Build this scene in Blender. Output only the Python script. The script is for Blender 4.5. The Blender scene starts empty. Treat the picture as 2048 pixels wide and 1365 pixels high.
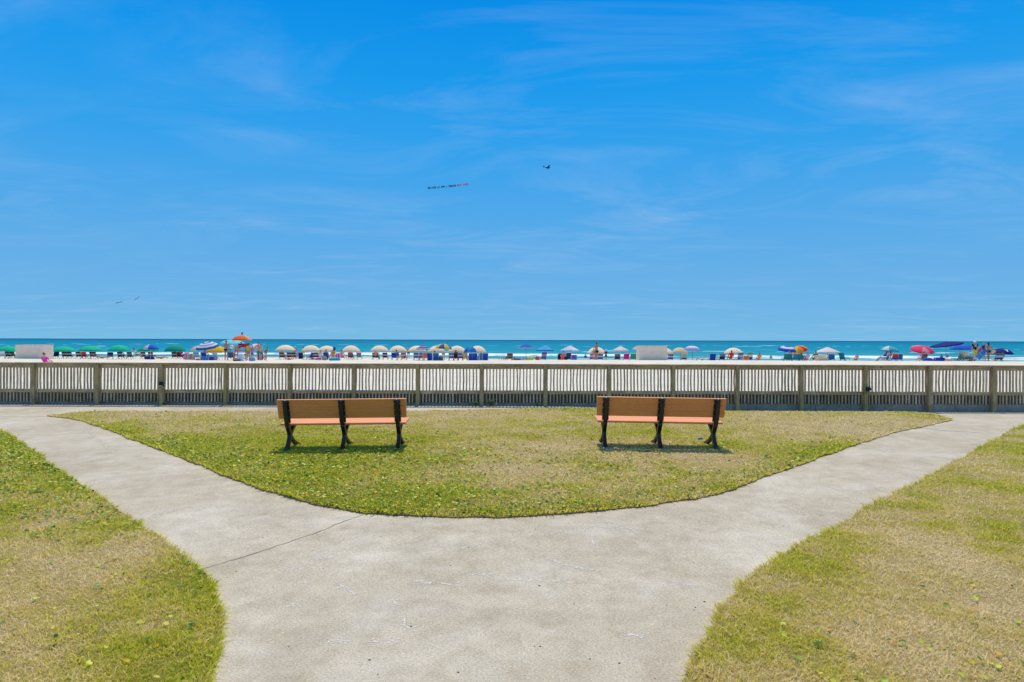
import bpy, math, random
import numpy as np
from mathutils import Vector, Matrix, Euler
from mathutils.geometry import delaunay_2d_cdt
R = math.radians
random.seed(7)
rng = np.random.default_rng(11)
scene = bpy.context.scene
COL = scene.collection

# ------------------------------------------------------------------ camera
F = 1300.0                      # focal length in pixels of the 2048 px wide photograph
EYE = 1.88
cam_data = bpy.data.cameras.new("camera")
cam_data.sensor_width = 36.0
cam_data.lens = F / 2048 * 36.0
cam_data.clip_start = 0.05
cam_data.clip_end = 60000
cam = bpy.data.objects.new("camera", cam_data)
COL.objects.link(cam)
CAM_M = (Matrix.Translation((0, 0, EYE)) @ Euler((R(90) - 2.3 / F, 0, 0)).to_matrix().to_4x4()
         @ Matrix.Rotation(0.00308, 4, 'Z'))
cam.matrix_world = CAM_M
scene.camera = cam


def ray(px, py):
    d = Vector(((px - 1024) / F, -(py - 682.5) / F, -1.0))
    return (CAM_M.to_3x3() @ d).normalized()


def at(px, py, Y):
    d = ray(px, py)
    t = Y / d.y
    return Vector((d.x * t, Y, EYE + d.z * t))


def ground(px, py, z=0.0):
    d = ray(px, py)
    t = (z - EYE) / d.z
    return Vector((d.x * t, d.y * t, z))


# ------------------------------------------------------------------ noise helpers
def _hash(ix, iy, seed):
    h = (ix.astype(np.int64) * 374761393 + iy.astype(np.int64) * 668265263 + seed * 974634777) & 0x7fffffff
    h = ((h ^ (h >> 13)) * 1274126177) & 0x7fffffff
    return ((h ^ (h >> 16)) & 0xffff) / 65535.0


def vnoise(x, y, seed=0):
    x = np.asarray(x, float); y = np.asarray(y, float)
    ix = np.floor(x); iy = np.floor(y)
    fx = x - ix; fy = y - iy
    fx = fx * fx * (3 - 2 * fx); fy = fy * fy * (3 - 2 * fy)
    a = _hash(ix, iy, seed); b = _hash(ix + 1, iy, seed)
    c = _hash(ix, iy + 1, seed); d = _hash(ix + 1, iy + 1, seed)
    return (a * (1 - fx) + b * fx) * (1 - fy) + (c * (1 - fx) + d * fx) * fy


def fbm(x, y, seed=0, octaves=4):
    s = 0.0; a = 0.5; t = 0.0
    for k in range(octaves):
        s = s + a * vnoise(np.asarray(x) * 2 ** k, np.asarray(y) * 2 ** k, seed + 17 * k)
        t += a; a *= 0.55
    return s / t


def sstep(a, b, v):
    t = np.clip((np.asarray(v, float) - a) / (b - a), 0, 1)
    return t * t * (3 - 2 * t)


# ------------------------------------------------------------------ the lie of the land
def lie(x, y):
    """height of the concrete and the lawn bed on the land side of the fence"""
    x = np.asarray(x, float); y = np.asarray(y, float)
    m = 0.05 * np.exp(-(x / 3.2) ** 2) * np.exp(-((y - 11.5) / 4.0) ** 2)
    dip = -0.13 * sstep(0.5, 7.5, x) * sstep(16.6, 18.1, y)
    return m + dip


BERM_X = np.array([0, 150, 300, 600, 900, 1100, 2048.0])
BERM_H = np.array([.22, .20, .12, .08, .17, .26, .25])


def sand_z(x, y):
    x = np.asarray(x, float); y = np.asarray(y, float)
    px = 1024 + x * F / np.maximum(y, 30)
    b = np.interp(px, BERM_X, BERM_H)
    yw = np.interp(px, [0, 700, 1100, 2048], [107, 106, 97, 95])
    return b * np.exp(-((y - 52) / 5.5) ** 2) - np.clip((y - 54) / (yw - 54), 0, None) - 0.0


def gpt(px, py, extra=0.0):
    """the point of the ground (with its gentle rises) seen at a pixel of the photograph"""
    z = extra
    for _ in range(6):
        g = ground(px, py, z)
        z = float(lie(g.x, g.y)) + extra
    return ground(px, py, z)


# ------------------------------------------------------------------ materials
MATS = {}


def nodes_of(m):
    m.use_nodes = True
    nt = m.node_tree
    return nt, nt.nodes, nt.links, nt.nodes["Principled BSDF"]


def N(nt, kind, **kw):
    n = nt.nodes.new(kind)
    for k, v in kw.items():
        if k in n.inputs.keys():
            n.inputs[k].default_value = v
        else:
            setattr(n, k, v)
    return n


def ramp(nt, fac, stops):
    n = nt.nodes.new("ShaderNodeValToRGB")
    el = n.color_ramp.elements
    while len(el) < len(stops):
        el.new(0.5)
    for e, (p, c) in zip(el, stops):
        e.position = p
        e.color = (*c, 1) if not isinstance(c, (int, float)) else (c, c, c, 1)
    nt.links.new(fac, n.inputs[0])
    return n.outputs[0]


def mixc(nt, fac, a, b, mode='MIX'):
    n = nt.nodes.new("ShaderNodeMix")
    n.data_type = 'RGBA'; n.blend_type = mode
    for sock, v in ((n.inputs[0], fac), (n.inputs[6], a), (n.inputs[7], b)):
        if hasattr(v, 'default_value') or hasattr(v, 'is_linked'):
            nt.links.new(v, sock)
        elif isinstance(v, (int, float)):
            sock.default_value = v
        else:
            sock.default_value = (*v, 1)
    return n.outputs[2]


def noise_tex(nt, scale, detail=4, rough=.55, dist=0.0, vec=None, stretch=None):
    n = N(nt, "ShaderNodeTexNoise")
    n.inputs["Scale"].default_value = scale
    n.inputs["Detail"].default_value = detail
    n.inputs["Roughness"].default_value = rough
    n.inputs["Distortion"].default_value = dist
    if vec is None:
        vec = nt.nodes.new("ShaderNodeTexCoord").outputs["Object"]
    if stretch:
        mp = nt.nodes.new("ShaderNodeMapping")
        mp.inputs["Scale"].default_value = stretch
        nt.links.new(vec, mp.inputs[0]); vec = mp.outputs[0]
    nt.links.new(vec, n.inputs["Vector"])
    return n.outputs["Fac"]


def bump(nt, p, height, strength, dist):
    b = nt.nodes.new("ShaderNodeBump")
    b.inputs["Strength"].default_value = strength
    b.inputs["Distance"].default_value = dist
    nt.links.new(height, b.inputs["Height"])
    nt.links.new(b.outputs[0], p.inputs["Normal"])


def plain(name, c, rough=.6, spec=.4, metal=0.0, vary=.18, scale=9.0):
    """a paint, plastic, skin or cloth colour with a little procedural unevenness"""
    key = (name, tuple(round(v, 3) for v in c))
    if key in MATS:
        return MATS[key]
    m = bpy.data.materials.new(name)
    nt, nd, lk, p = nodes_of(m)
    f = noise_tex(nt, scale)
    lo = tuple(max(0, v * (1 - vary)) for v in c); hi = tuple(min(1, v * (1 + vary)) for v in c)
    lk.new(ramp(nt, f, [(.3, lo), (.7, hi)]), p.inputs["Base Color"])
    p.inputs["Roughness"].default_value = rough
    p.inputs["Specular IOR Level"].default_value = spec
    p.inputs["Metallic"].default_value = metal
    MATS[key] = m
    return m


def fabric(c, thin=.3):
    key = ("fabric", tuple(round(v, 3) for v in c), thin)
    if key in MATS:
        return MATS[key]
    m = bpy.data.materials.new("fabric")
    nt, nd, lk, p = nodes_of(m)
    f = noise_tex(nt, 6.0)
    lo = tuple(v * .93 for v in c); hi = tuple(min(1, v * 1.05) for v in c)
    col = ramp(nt, f, [(.3, lo), (.7, hi)])
    lk.new(col, p.inputs["Base Color"])
    p.inputs["Roughness"].default_value = .8
    p.inputs["Specular IOR Level"].default_value = .2
    t = nt.nodes.new("ShaderNodeBsdfTranslucent")
    lk.new(col, t.inputs[0])
    mx = nt.nodes.new("ShaderNodeMixShader")
    mx.inputs[0].default_value = thin
    lk.new(p.outputs[0], mx.inputs[1]); lk.new(t.outputs[0], mx.inputs[2])
    lk.new(mx.outputs[0], nt.nodes["Material Output"].inputs[0])
    MATS[key] = m
    return m


# ------------------------------------------------------------------ mesh building
class MB:
    def __init__(self):
        self.v = []; self.f = []; self.m = []

    def add(self, vs, fs, mi=0):
        o = len(self.v)
        self.v.extend([tuple(q) for q in vs])
        for k, q in enumerate(fs):
            self.f.append(tuple(i + o for i in q))
            self.m.append(mi if isinstance(mi, int) else mi[k])
        return self

    def box(self, c, s, mi=0, rot=None, bev=0.0):
        hx, hy, hz = s[0] / 2, s[1] / 2, s[2] / 2
        if bev > 0:
            b = min(bev, hx * .9, hy * .9, hz * .9)
            vs = []
            for sx in (-1, 1):
                for sy in (-1, 1):
                    for sz in (-1, 1):
                        vs += [(sx * (hx - b), sy * (hy - b), sz * hz), (sx * (hx - b), sy * hy, sz * (hz - b)),
                               (sx * hx, sy * (hy - b), sz * (hz - b))]
            import bmesh
            bm = bmesh.new()
            bv = [bm.verts.new(q) for q in vs]
            bmesh.ops.convex_hull(bm, input=bv)
            bmesh.ops.dissolve_limit(bm, angle_limit=.01, verts=bm.verts[:], edges=bm.edges[:])
            bm.verts.ensure_lookup_table(); bm.verts.index_update()
            vs = [q.co.copy() for q in bm.verts]
            fs = [[q.index for q in f.verts] for f in bm.faces]
            bm.free()
        else:
            vs = [Vector((x, y, z)) for x in (-hx, hx) for y in (-hy, hy) for z in (-hz, hz)]
            fs = [(0, 1, 3, 2), (4, 6, 7, 5), (0, 4, 5, 1), (2, 3, 7, 6), (0, 2, 6, 4), (1, 5, 7, 3)]
        c = Vector(c)
        if rot is not None:
            rm = rot if isinstance(rot, Matrix) else Euler(rot).to_matrix()
            vs = [rm @ Vector(q) + c for q in vs]
        else:
            vs = [Vector(q) + c for q in vs]
        return self.add(vs, fs, mi)

    def tube(self, pts, rad, n=8, mi=0, cap=True):
        pts = [Vector(p) for p in pts]
        rads = rad if isinstance(rad, (list, tuple)) else [rad] * len(pts)
        vs = []; fs = []
        up = None
        for k, p in enumerate(pts):
            d = (pts[min(k + 1, len(pts) - 1)] - pts[max(k - 1, 0)])
            d = d.normalized() if d.length > 1e-9 else Vector((0, 0, 1))
            if up is None:
                up = d.orthogonal().normalized()
            up = (up - d * up.dot(d)).normalized()
            w = d.cross(up)
            for j in range(n):
                a = 2 * math.pi * j / n
                vs.append(p + (up * math.cos(a) + w * math.sin(a)) * rads[k])
        for k in range(len(pts) - 1):
            for j in range(n):
                fs.append((k * n + j, k * n + (j + 1) % n, (k + 1) * n + (j + 1) % n, (k + 1) * n + j))
        if cap:
            fs.append(tuple(range(n))[::-1])
            fs.append(tuple((len(pts) - 1) * n + j for j in range(n)))
        return self.add(vs, fs, mi)

    def ball(self, c, r, mi=0, nu=10, nv=6):
        r = (r, r, r) if isinstance(r, (int, float)) else r
        vs = [(c[0], c[1], c[2] + r[2])]
        for i in range(1, nv):
            a = math.pi * i / nv
            for j in range(nu):
                b = 2 * math.pi * j / nu
                vs.append((c[0] + r[0] * math.sin(a) * math.cos(b), c[1] + r[1] * math.sin(a) * math.sin(b), c[2] + r[2] * math.cos(a)))
        vs.append((c[0], c[1], c[2] - r[2]))
        fs = [(0, 1 + j, 1 + (j + 1) % nu) for j in range(nu)]
        for i in range(nv - 2):
            for j in range(nu):
                a = 1 + i * nu
                fs.append((a + j, a + nu + j, a + nu + (j + 1) % nu, a + (j + 1) % nu))
        a = 1 + (nv - 2) * nu
        fs += [(a + j, len(vs) - 1, a + (j + 1) % nu) for j in range(nu)]
        return self.add(vs, fs, mi)

    def ribbon(self, path, width, x0, x1, mi=0):
        """solid of a centreline in the y-z plane, width in that plane, from x0 to x1"""
        P = [Vector((0, a, b)) for a, b in path]
        L = []; Rr = []
        for k, p in enumerate(P):
            d = (P[min(k + 1, len(P) - 1)] - P[max(k - 1, 0)]).normalized()
            nrm = Vector((0, -d.z, d.y))
            w = (width[k] if isinstance(width, (list, tuple)) else width) / 2
            L.append(p + nrm * w); Rr.append(p - nrm * w)
        vs = []
        for l, r in zip(L, Rr):
            vs += [(x0, l.y, l.z), (x1, l.y, l.z), (x1, r.y, r.z), (x0, r.y, r.z)]
        fs = []
        for k in range(len(P) - 1):
            a = 4 * k
            for j in range(4):
                fs.append((a + j, a + (j + 1) % 4, a + 4 + (j + 1) % 4, a + 4 + j))
        fs.append((3, 2, 1, 0)); a = 4 * (len(P) - 1); fs.append((a, a + 1, a + 2, a + 3))
        return self.add(vs, fs, mi)

    def build(self, name, mats, parent=None, loc=None, smooth=False):
        me = bpy.data.meshes.new(name)
        me.from_pydata(self.v, [], self.f)
        mats = mats if isinstance(mats, (list, tuple)) else [mats]
        for q in mats:
            me.materials.append(q)
        me.polygons.foreach_set("material_index", self.m)
        me.update()
        if smooth:
            me.polygons.foreach_set("use_smooth", [True] * len(me.polygons))
        o = bpy.data.objects.new(name, me)
        COL.objects.link(o)
        if parent is not None:
            o.parent = parent
        if loc is not None:
            o.location = loc
        return o


def mesh_np(name, V, tris, mat, attrs=None, smooth=False, quads=False):
    k = 4 if quads else 3
    me = bpy.data.meshes.new(name)
    V = np.asarray(V, np.float32); T = np.asarray(tris, np.int32)
    me.vertices.add(len(V)); me.vertices.foreach_set("co", V.ravel())
    me.loops.add(T.size); me.loops.foreach_set("vertex_index", T.ravel())
    me.polygons.add(len(T))
    me.polygons.foreach_set("loop_start", np.arange(0, T.size, k, dtype=np.int32))
    me.polygons.foreach_set("loop_total", np.full(len(T), k, np.int32))
    if smooth:
        me.polygons.foreach_set("use_smooth", np.ones(len(T), bool))
    me.materials.append(mat)
    for an, av in (attrs or {}).items():
        a = me.attributes.new(an, 'FLOAT', 'POINT')
        a.data.foreach_set("value", np.asarray(av, np.float32))
    me.update(calc_edges=True)
    o = bpy.data.objects.new(name, me)
    COL.objects.link(o)
    return o


def tag(o, label=None, cat=None, group=None, kind=None):
    if label: o["label"] = label
    if cat: o["category"] = cat
    if group: o["group"] = group
    if kind: o["kind"] = kind
    return o


def empty(name, loc, rz=0.0):
    o = bpy.data.objects.new(name, None)
    o.empty_display_size = .2
    COL.objects.link(o)
    o.location = loc; o.rotation_euler = (0, 0, rz)
    return o


def copy_tree(o, parent=None):
    c = o.copy(); COL.objects.link(c)
    if parent is not None: c.parent = parent
    for ch in list(o.children):
        copy_tree(ch, c)
    return c


# ------------------------------------------------------------------ world: sky and thin cirrus
SUN_EL, SUN_ROT = R(66), R(0)
SKY_STRENGTH, EXPOSURE = .14, .22
w = bpy.data.worlds.new("World"); scene.world = w
w.use_nodes = True
nt = w.node_tree; lk = nt.links
sky = N(nt, "ShaderNodeTexSky"); sky.sky_type = 'NISHITA'
sky.sun_disc = False; sky.sun_elevation = SUN_EL; sky.sun_rotation = SUN_ROT
sky.air_density = 1.0; sky.dust_density = 0.3; sky.ozone_density = 1.0
tc = N(nt, "ShaderNodeTexCoord")
sx = N(nt, "ShaderNodeSeparateXYZ"); lk.new(tc.outputs["Generated"], sx.inputs[0])
zz = N(nt, "ShaderNodeMath", operation='MAXIMUM'); lk.new(sx.outputs[2], zz.inputs[0]); zz.inputs[1].default_value = 0.0
za = N(nt, "ShaderNodeMath", operation='ADD'); lk.new(zz.outputs[0], za.inputs[0]); za.inputs[1].default_value = .07
cx = N(nt, "ShaderNodeCombineXYZ")
for k in (0, 1):
    dv = N(nt, "ShaderNodeMath", operation='DIVIDE'); lk.new(sx.outputs[k], dv.inputs[0]); lk.new(za.outputs[0], dv.inputs[1])
    lk.new(dv.outputs[0], cx.inputs[k])
# the clear deep blue of this day, by height above the horizon; towards the zenith the physical sky takes over
SKY_K = 1.0 / (SKY_STRENGTH * 2 ** EXPOSURE)


def lin(c):
    return tuple((((v / 255) / 12.92) if v < 10 else (((v / 255) + .055) / 1.055) ** 2.4) for v in c)


blue = ramp(nt, zz.outputs[0], [(p_, lin(c_)) for p_, c_ in ((0.0, (120, 188, 228)), (.03, (114, 182, 229)), (.09, (104, 176, 231)), (.17, (86, 170, 233)),
                                                     (.27, (54, 162, 236)), (.37, (26, 153, 236)), (.47, (8, 140, 231)))])
bs = N(nt, "ShaderNodeVectorMath", operation='SCALE'); lk.new(blue, bs.inputs[0]); bs.inputs["Scale"].default_value = SKY_K
hi = ramp(nt, zz.outputs[0], [(.5, 0.0), (.8, 1.0)])
com = mixc(nt, hi, bs.outputs[0], sky.outputs[0])
n1 = noise_tex(nt, 1.0, 9, .64, 1.1, cx.outputs[0], (.85, 1.5, 1))
n2 = noise_tex(nt, 1.0, 3, .5, .2, cx.outputs[0], (.23, .35, 1))
c1 = ramp(nt, n1, [(.46, 0.0), (.6, .32), (.76, 1.0)])
c2 = ramp(nt, n2, [(.36, 0.0), (.6, 1.0)])
cm = N(nt, "ShaderNodeMath", operation='MULTIPLY'); lk.new(c1, cm.inputs[0]); lk.new(c2, cm.inputs[1])
cs = N(nt, "ShaderNodeMath", operation='MULTIPLY'); lk.new(cm.outputs[0], cs.inputs[0]); cs.inputs[1].default_value = .43
cc = mixc(nt, cs.outputs[0], com, tuple(v * SKY_K for v in (.52, .66, .86)))
bg = nt.nodes["Background"]; bg.inputs[1].default_value = SKY_STRENGTH
lk.new(cc, bg.inputs[0])

sun_d = bpy.data.lights.new("sun", 'SUN'); sun_d.energy = 3.2; sun_d.angle = R(.53); sun_d.color = (1, .92, .79)
sun = bpy.data.objects.new("sun", sun_d); COL.objects.link(sun)
sd = Vector((math.sin(SUN_ROT) * math.cos(SUN_EL), math.cos(SUN_ROT) * math.cos(SUN_EL), math.sin(SUN_EL)))
sun.rotation_euler = sd.to_track_quat('Z', 'Y').to_euler()
sun.location = (0, 30, 60)
scene.view_settings.view_transform = 'Standard'
scene.view_settings.look = 'None'
scene.view_settings.exposure = EXPOSURE
scene.view_settings.gamma = 1.0

# ------------------------------------------------------------------ outlines of the lawns, traced on the ground
ISLAND_PX = [(93, 833), (130, 827), (160, 824), (200, 821.5), (260, 821.5), (350, 822), (450, 822), (560, 822), (700, 821.5),
             (830, 821), (900, 820.5), (960, 819), (1010, 817), (1060, 816), (1120, 815.5), (1180, 817), (1260, 820), (1350, 822),
             (1450, 822), (1536, 821.5), (1620, 820.5), (1700, 821), (1760, 821.5), (1800, 823), (1850, 826), (1880, 830),
             (1905, 837), (1898, 842), (1870, 850), (1830, 858), (1790, 867), (1750, 878), (1700, 895), (1650, 913), (1600, 932),
             (1527, 955.6), (1469, 979), (1433, 989), (1410, 994), (1366, 1002.5), (1307, 1012.8), (1278, 1015.7), (1190, 1024.5),
             (1117, 1030), (1000, 1037.7), (898, 1036.8), (795, 1033), (728, 1029), (693, 1023), (634, 1011), (581, 996.7),
             (517, 977.6), (459, 956), (400, 932.6), (325, 904), (250, 875), (200, 855.5), (162, 843), (140, 838), (112, 835)]
LEFT_PX = [(-700, 826), (-400, 832), (-180, 840), (-80, 847), (0, 862), (25, 875), (50, 894), (75, 910), (100, 930), (125, 949), (160, 971),
           (187, 989), (212, 1004), (237, 1026), (275, 1047.5), (312, 1072), (337, 1092), (362, 1112), (402, 1141.5), (419.5, 1161),
           (427, 1183), (437, 1215), (444, 1254), (446, 1283), (443, 1320), (433, 1365), (422, 1430), (410, 1600), (400, 2200)]
RIGHT_PX = [(2900, 834), (2500, 836), (2200, 841), (2100, 845), (2048, 851), (2023, 860), (2006, 871), (1973, 887.5), (1946, 905), (1916, 920), (1886, 937.5),
            (1848, 960), (1811, 977.5), (1761, 1002.5), (1711, 1031), (1676, 1052.5), (1636, 1072.5), (1586, 1100), (1551, 1122.7),
            (1512, 1149), (1469, 1181), (1440, 1222), (1416, 1257.5), (1401, 1287), (1394, 1305), (1376, 1361), (1366, 1430), (1360, 1600), (1370, 2200)]


def outline(px, closed):
    P = [gpt(*q, extra=(.05 if closed and q[1] < 842 and q[0] < 1906 and (q[0] > 200 or q[1] < 830) and q[1] < 838 and not (q[0] < 160 and q[1] > 829) else 0.0)) for q in px]
    out = []
    n = len(P)
    for k in range(n if closed else n - 1):
        a, b = P[k], P[(k + 1) % n]
        s = max(1, int((b - a).length / .07))
        for j in range(s):
            q = a.lerp(b, j / s)
            out.append((q.x, q.y))
    if not closed:
        out.append((P[-1].x, P[-1].y))
    return out


isl = outline(ISLAND_PX, True)
lft = outline(LEFT_PX, False)
lft = lft + [(-2.2, -8), (-34, -8), (-34, lft[0][1])]
rgt = outline(RIGHT_PX, False)
rgt = rgt + [(2.2, -8), (34, -8), (34, rgt[0][1])]


def roughen(poly, amp):
    a = np.array(poly)
    j = np.stack([fbm(a[:, 0] * 2.2, a[:, 1] * 2.2, 5) - .5, fbm(a[:, 0] * 2.2, a[:, 1] * 2.2, 9) - .5], 1)
    a2 = a * 8.5
    j2 = np.stack([fbm(a2[:, 0], a2[:, 1], 15) - .5, fbm(a2[:, 0], a2[:, 1], 19) - .5], 1)
    return a + j * amp + j2 * .075


POLY = {'island': roughen(isl, .09), 'left': roughen(lft, .07), 'right': roughen(rgt, .07)}
RISE = {'island': .038, 'left': .014, 'right': .014}


def inside(poly, x, y):
    r = np.zeros(len(x), bool)
    n = len(poly)
    for i in range(n):
        x1, y1 = poly[i]; x2, y2 = poly[(i + 1) % n]
        c = ((y1 > y) != (y2 > y))
        if abs(y2 - y1) < 1e-12: continue
        xi = x1 + (y - y1) / (y2 - y1) * (x2 - x1)
        r ^= c & (x < xi)
    return r


def edge_dist(poly, x, y):
    d = np.full(len(x), 1e9)
    n = len(poly)
    for i in range(n):
        a = poly[i]; b = poly[(i + 1) % n]
        ab = b - a; L = ab @ ab + 1e-12
        t = np.clip(((x - a[0]) * ab[0] + (y - a[1]) * ab[1]) / L, 0, 1)
        d = np.minimum(d, (x - a[0] - t * ab[0]) ** 2 + (y - a[1] - t * ab[1]) ** 2)
    return np.sqrt(d)


BLOBS = []
for px, py, r, a in [(1000, 833, 2.4, .3), (860, 845, 1.5, .18), (1400, 925, 1.3, .42), (1230, 905, 1.0, .25), (1750, 850, 2.6, .32),
                     (1600, 868, 1.8, .22), (330, 838, 2.4, .2), (470, 845, 2.2, .15), (1010, 935, .9, .3), (1100, 960, .7, .25),
                     (600, 930, 1.6, -.25), (800, 1000, 1.2, -.25), (500, 900, 1.6, -.2),
                     (100, 1150, .7, .3), (250, 1110, .6, .28), (140, 1290, .4, .2), (60, 890, 2.0, -.5), (350, 1330, .35, -.3), (100, 960, .9, -.15),
                     (1900, 1110, .7, .34), (2010, 1210, .8, .4), (1800, 1340, .35, .3), (1950, 1310, .5, .35), (1490, 1300, .28, -.35),
                     (1600, 1140, .4, -.3), (1980, 940, 1.2, .25), (1760, 1090, .5, .1), (1900, 1010, .8, -.1)]:
    g = gpt(px, py)
    BLOBS.append((g.x, g.y, r, a))


def dryness(which, x, y):
    d = .44 + .85 * (fbm(x * .55, y * .55, 3, 4) - .5) + 1.0 * (fbm(x * 2.6, y * 2.6, 31, 4) - .5)
    for bx, by, r, a in BLOBS:
        d = d + a * np.exp(-((x - bx) ** 2 + (y - by) ** 2) / (r * r))
    e = edge_dist(POLY[which], x, y)
    d = d - .14 * np.exp(-e / .4)
    return np.clip(d, 0, 1), e


# ------------------------------------------------------------------ grass materials
def lawn_mat():
    m = bpy.data.materials.new("lawn_thatch")
    nt, nd, lk, p = nodes_of(m)
    a = N(nt, "ShaderNodeAttribute", attribute_name="dry")
    f = noise_tex(nt, 45, 5, .7)
    f2 = noise_tex(nt, 9, 4, .6)
    s = N(nt, "ShaderNodeMath", operation='MULTIPLY_ADD'); lk.new(f, s.inputs[0]); s.inputs[1].default_value = .9
    lk.new(a.outputs["Fac"], s.inputs[2])
    col = ramp(nt, s.outputs[0], [(.5, (.17, .15, .02)), (.85, (.24, .19, .05)), (1.15, (.36, .26, .11))])
    col = mixc(nt, ramp(nt, f2, [(.4, 0.0), (.7, .45)]), col, (.30, .21, .09), 'MIX')
    lk.new(col, p.inputs["Base Color"]); p.inputs["Roughness"].default_value = .95
    p.inputs["Specular IOR Level"].default_value = .1
    bump(nt, p, f, .8, .02)
    return m


def blade_mat():
    m = bpy.data.materials.new("grass_blade")
    nt, nd, lk, p = nodes_of(m)
    a = N(nt, "ShaderNodeAttribute", attribute_name="dry")
    r = N(nt, "ShaderNodeAttribute", attribute_name="rnd")
    s = N(nt, "ShaderNodeMath", operation='MULTIPLY_ADD'); lk.new(r.outputs["Fac"], s.inputs[0]); s.inputs[1].default_value = .75
    s2 = N(nt, "ShaderNodeMath", operation='ADD'); lk.new(a.outputs["Fac"], s.inputs[2])
    lk.new(s.outputs[0], s2.inputs[0]); s2.inputs[1].default_value = -.19
    col = ramp(nt, s2.outputs[0], [(.0, (.42, .48, .02)), (.2, (.68, .67, .04)), (.45, (.76, .68, .09)), (.75, (.78, .63, .24)), (1.0, (.92, .78, .45))])
    lk.new(col, p.inputs["Base Color"]); p.inputs["Roughness"].default_value = .55
    p.inputs["Specular IOR Level"].default_value = .3
    t = N(nt, "ShaderNodeBsdfTranslucent"); lk.new(col, t.inputs[0])
    mx = N(nt, "ShaderNodeMixShader"); mx.inputs[0].default_value = .46
    lk.new(p.outputs[0], mx.inputs[1]); lk.new(t.outputs[0], mx.inputs[2])
    lk.new(mx.outputs[0], nt.nodes["Material Output"].inputs[0])
    return m


def leaf_mat():
    m = bpy.data.materials.new("round_leaf")
    nt, nd, lk, p = nodes_of(m)
    r = N(nt, "ShaderNodeAttribute", attribute_name="rnd")
    col = ramp(nt, r.outputs["Fac"], [(0, (.03, .12, .006)), (.27, (.07, .22, .01)), (.44, (.32, .46, .02)), (.78, (.66, .72, .06)),
                                      (.84, (.55, .5, .04)), (.95, (.75, .48, .02)), (1, (.62, .27, .03))])
    lk.new(col, p.inputs["Base Color"]); p.inputs["Roughness"].default_value = .42
    p.inputs["Specular IOR Level"].default_value = .28
    t = N(nt, "ShaderNodeBsdfTranslucent"); lk.new(col, t.inputs[0])
    mx = N(nt, "ShaderNodeMixShader"); mx.inputs[0].default_value = .25
    lk.new(p.outputs[0], mx.inputs[1]); lk.new(t.outputs[0], mx.inputs[2])
    lk.new(mx.outputs[0], nt.nodes["Material Output"].inputs[0])
    return m


LAWN, BLADE, LEAF = lawn_mat(), blade_mat(), leaf_mat()


def lawn_z(which, x, y, e=None):
    if e is None:
        e = edge_dist(POLY[which], x, y)
    return lie(x, y) + RISE[which] * sstep(-.02, .12, e) + .012 * (fbm(x * 1.7, y * 1.7, 41) - .5)


def lawn_sheet(which):
    poly = POLY[which]
    x0, y0 = poly.min(0); x1, y1 = poly.max(0)
    gx, gy = np.meshgrid(np.arange(x0, x1, .3), np.arange(y0, y1, .3))
    gx = gx.ravel() + rng.uniform(-.06, .06, gx.size); gy = gy.ravel() + rng.uniform(-.06, .06, gy.size)
    keep = inside(poly, gx, gy)
    gx, gy = gx[keep], gy[keep]
    e = edge_dist(poly, gx, gy); k = e > .07
    gx, gy = gx[k], gy[k]
    pts = [Vector((a, b)) for a, b in poly] + [Vector((a, b)) for a, b in zip(gx, gy)]
    n = len(poly)
    ed = [(i, (i + 1) % n) for i in range(n)]
    vs, _, fs, *_ = delaunay_2d_cdt(pts, ed, [], 1, 1e-5)
    V = np.array([(q.x, q.y) for q in vs])
    d, e = dryness(which, V[:, 0], V[:, 1])
    z = lawn_z(which, V[:, 0], V[:, 1], np.maximum(e, 0) + .03)
    T = [tuple(f) for f in fs if len(f) == 3]
    # the cut side of the turf
    base = len(V)
    P3 = np.column_stack([V, z])
    pe = poly
    ez = lawn_z(which, pe[:, 0], pe[:, 1], np.full(n, .03))
    bot = np.column_stack([pe, lie(pe[:, 0], pe[:, 1]) - .03])
    top = np.column_stack([pe, ez])
    P3 = np.vstack([P3, top, bot])
    for i in range(n):
        j = (i + 1) % n
        T += [(base + i, base + j, base + n + j), (base + i, base + n + j, base + n + i)]
    dd = np.concatenate([d, np.full(2 * n, .75)])
    o = mesh_np('lawn', P3, T, LAWN, {'dry': dd}, smooth=True)
    o.data.materials.append(plain('edge_soil', (.25, .17, .10), .95, .1, 0, .4, 20))
    mi = np.zeros(len(T), np.int32); mi[len(T) - 2 * n:] = 1
    o.data.polygons.foreach_set('material_index', mi)
    tag(o, {'island': 'triangular lawn between the two branches of the concrete path, two benches on it',
            'left': 'dry lawn at the lower left of the concrete path',
            'right': 'dry lawn at the lower right of the concrete path'}[which], 'lawn', kind='structure')
    return o


for wh in POLY:
    lawn_sheet(wh)


def sample(which, boxes):
    """boxes: (y0, y1, xlimit, density)"""
    X = []; Y = []
    for y0, y1, dens in boxes:
        lim = y1 * 1024 / F * 1.12 + 1.0
        lo = max(POLY[which][:, 0].min(), -lim); hi = min(POLY[which][:, 0].max(), lim)
        if hi <= lo: continue
        n = int((y1 - y0) * (hi - lo) * dens)
        x = rng.uniform(lo, hi, n); y = rng.uniform(y0, y1, n)
        k = inside(POLY[which], x, y)
        X.append(x[k]); Y.append(y[k])
    return np.concatenate(X), np.concatenate(Y)


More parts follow.
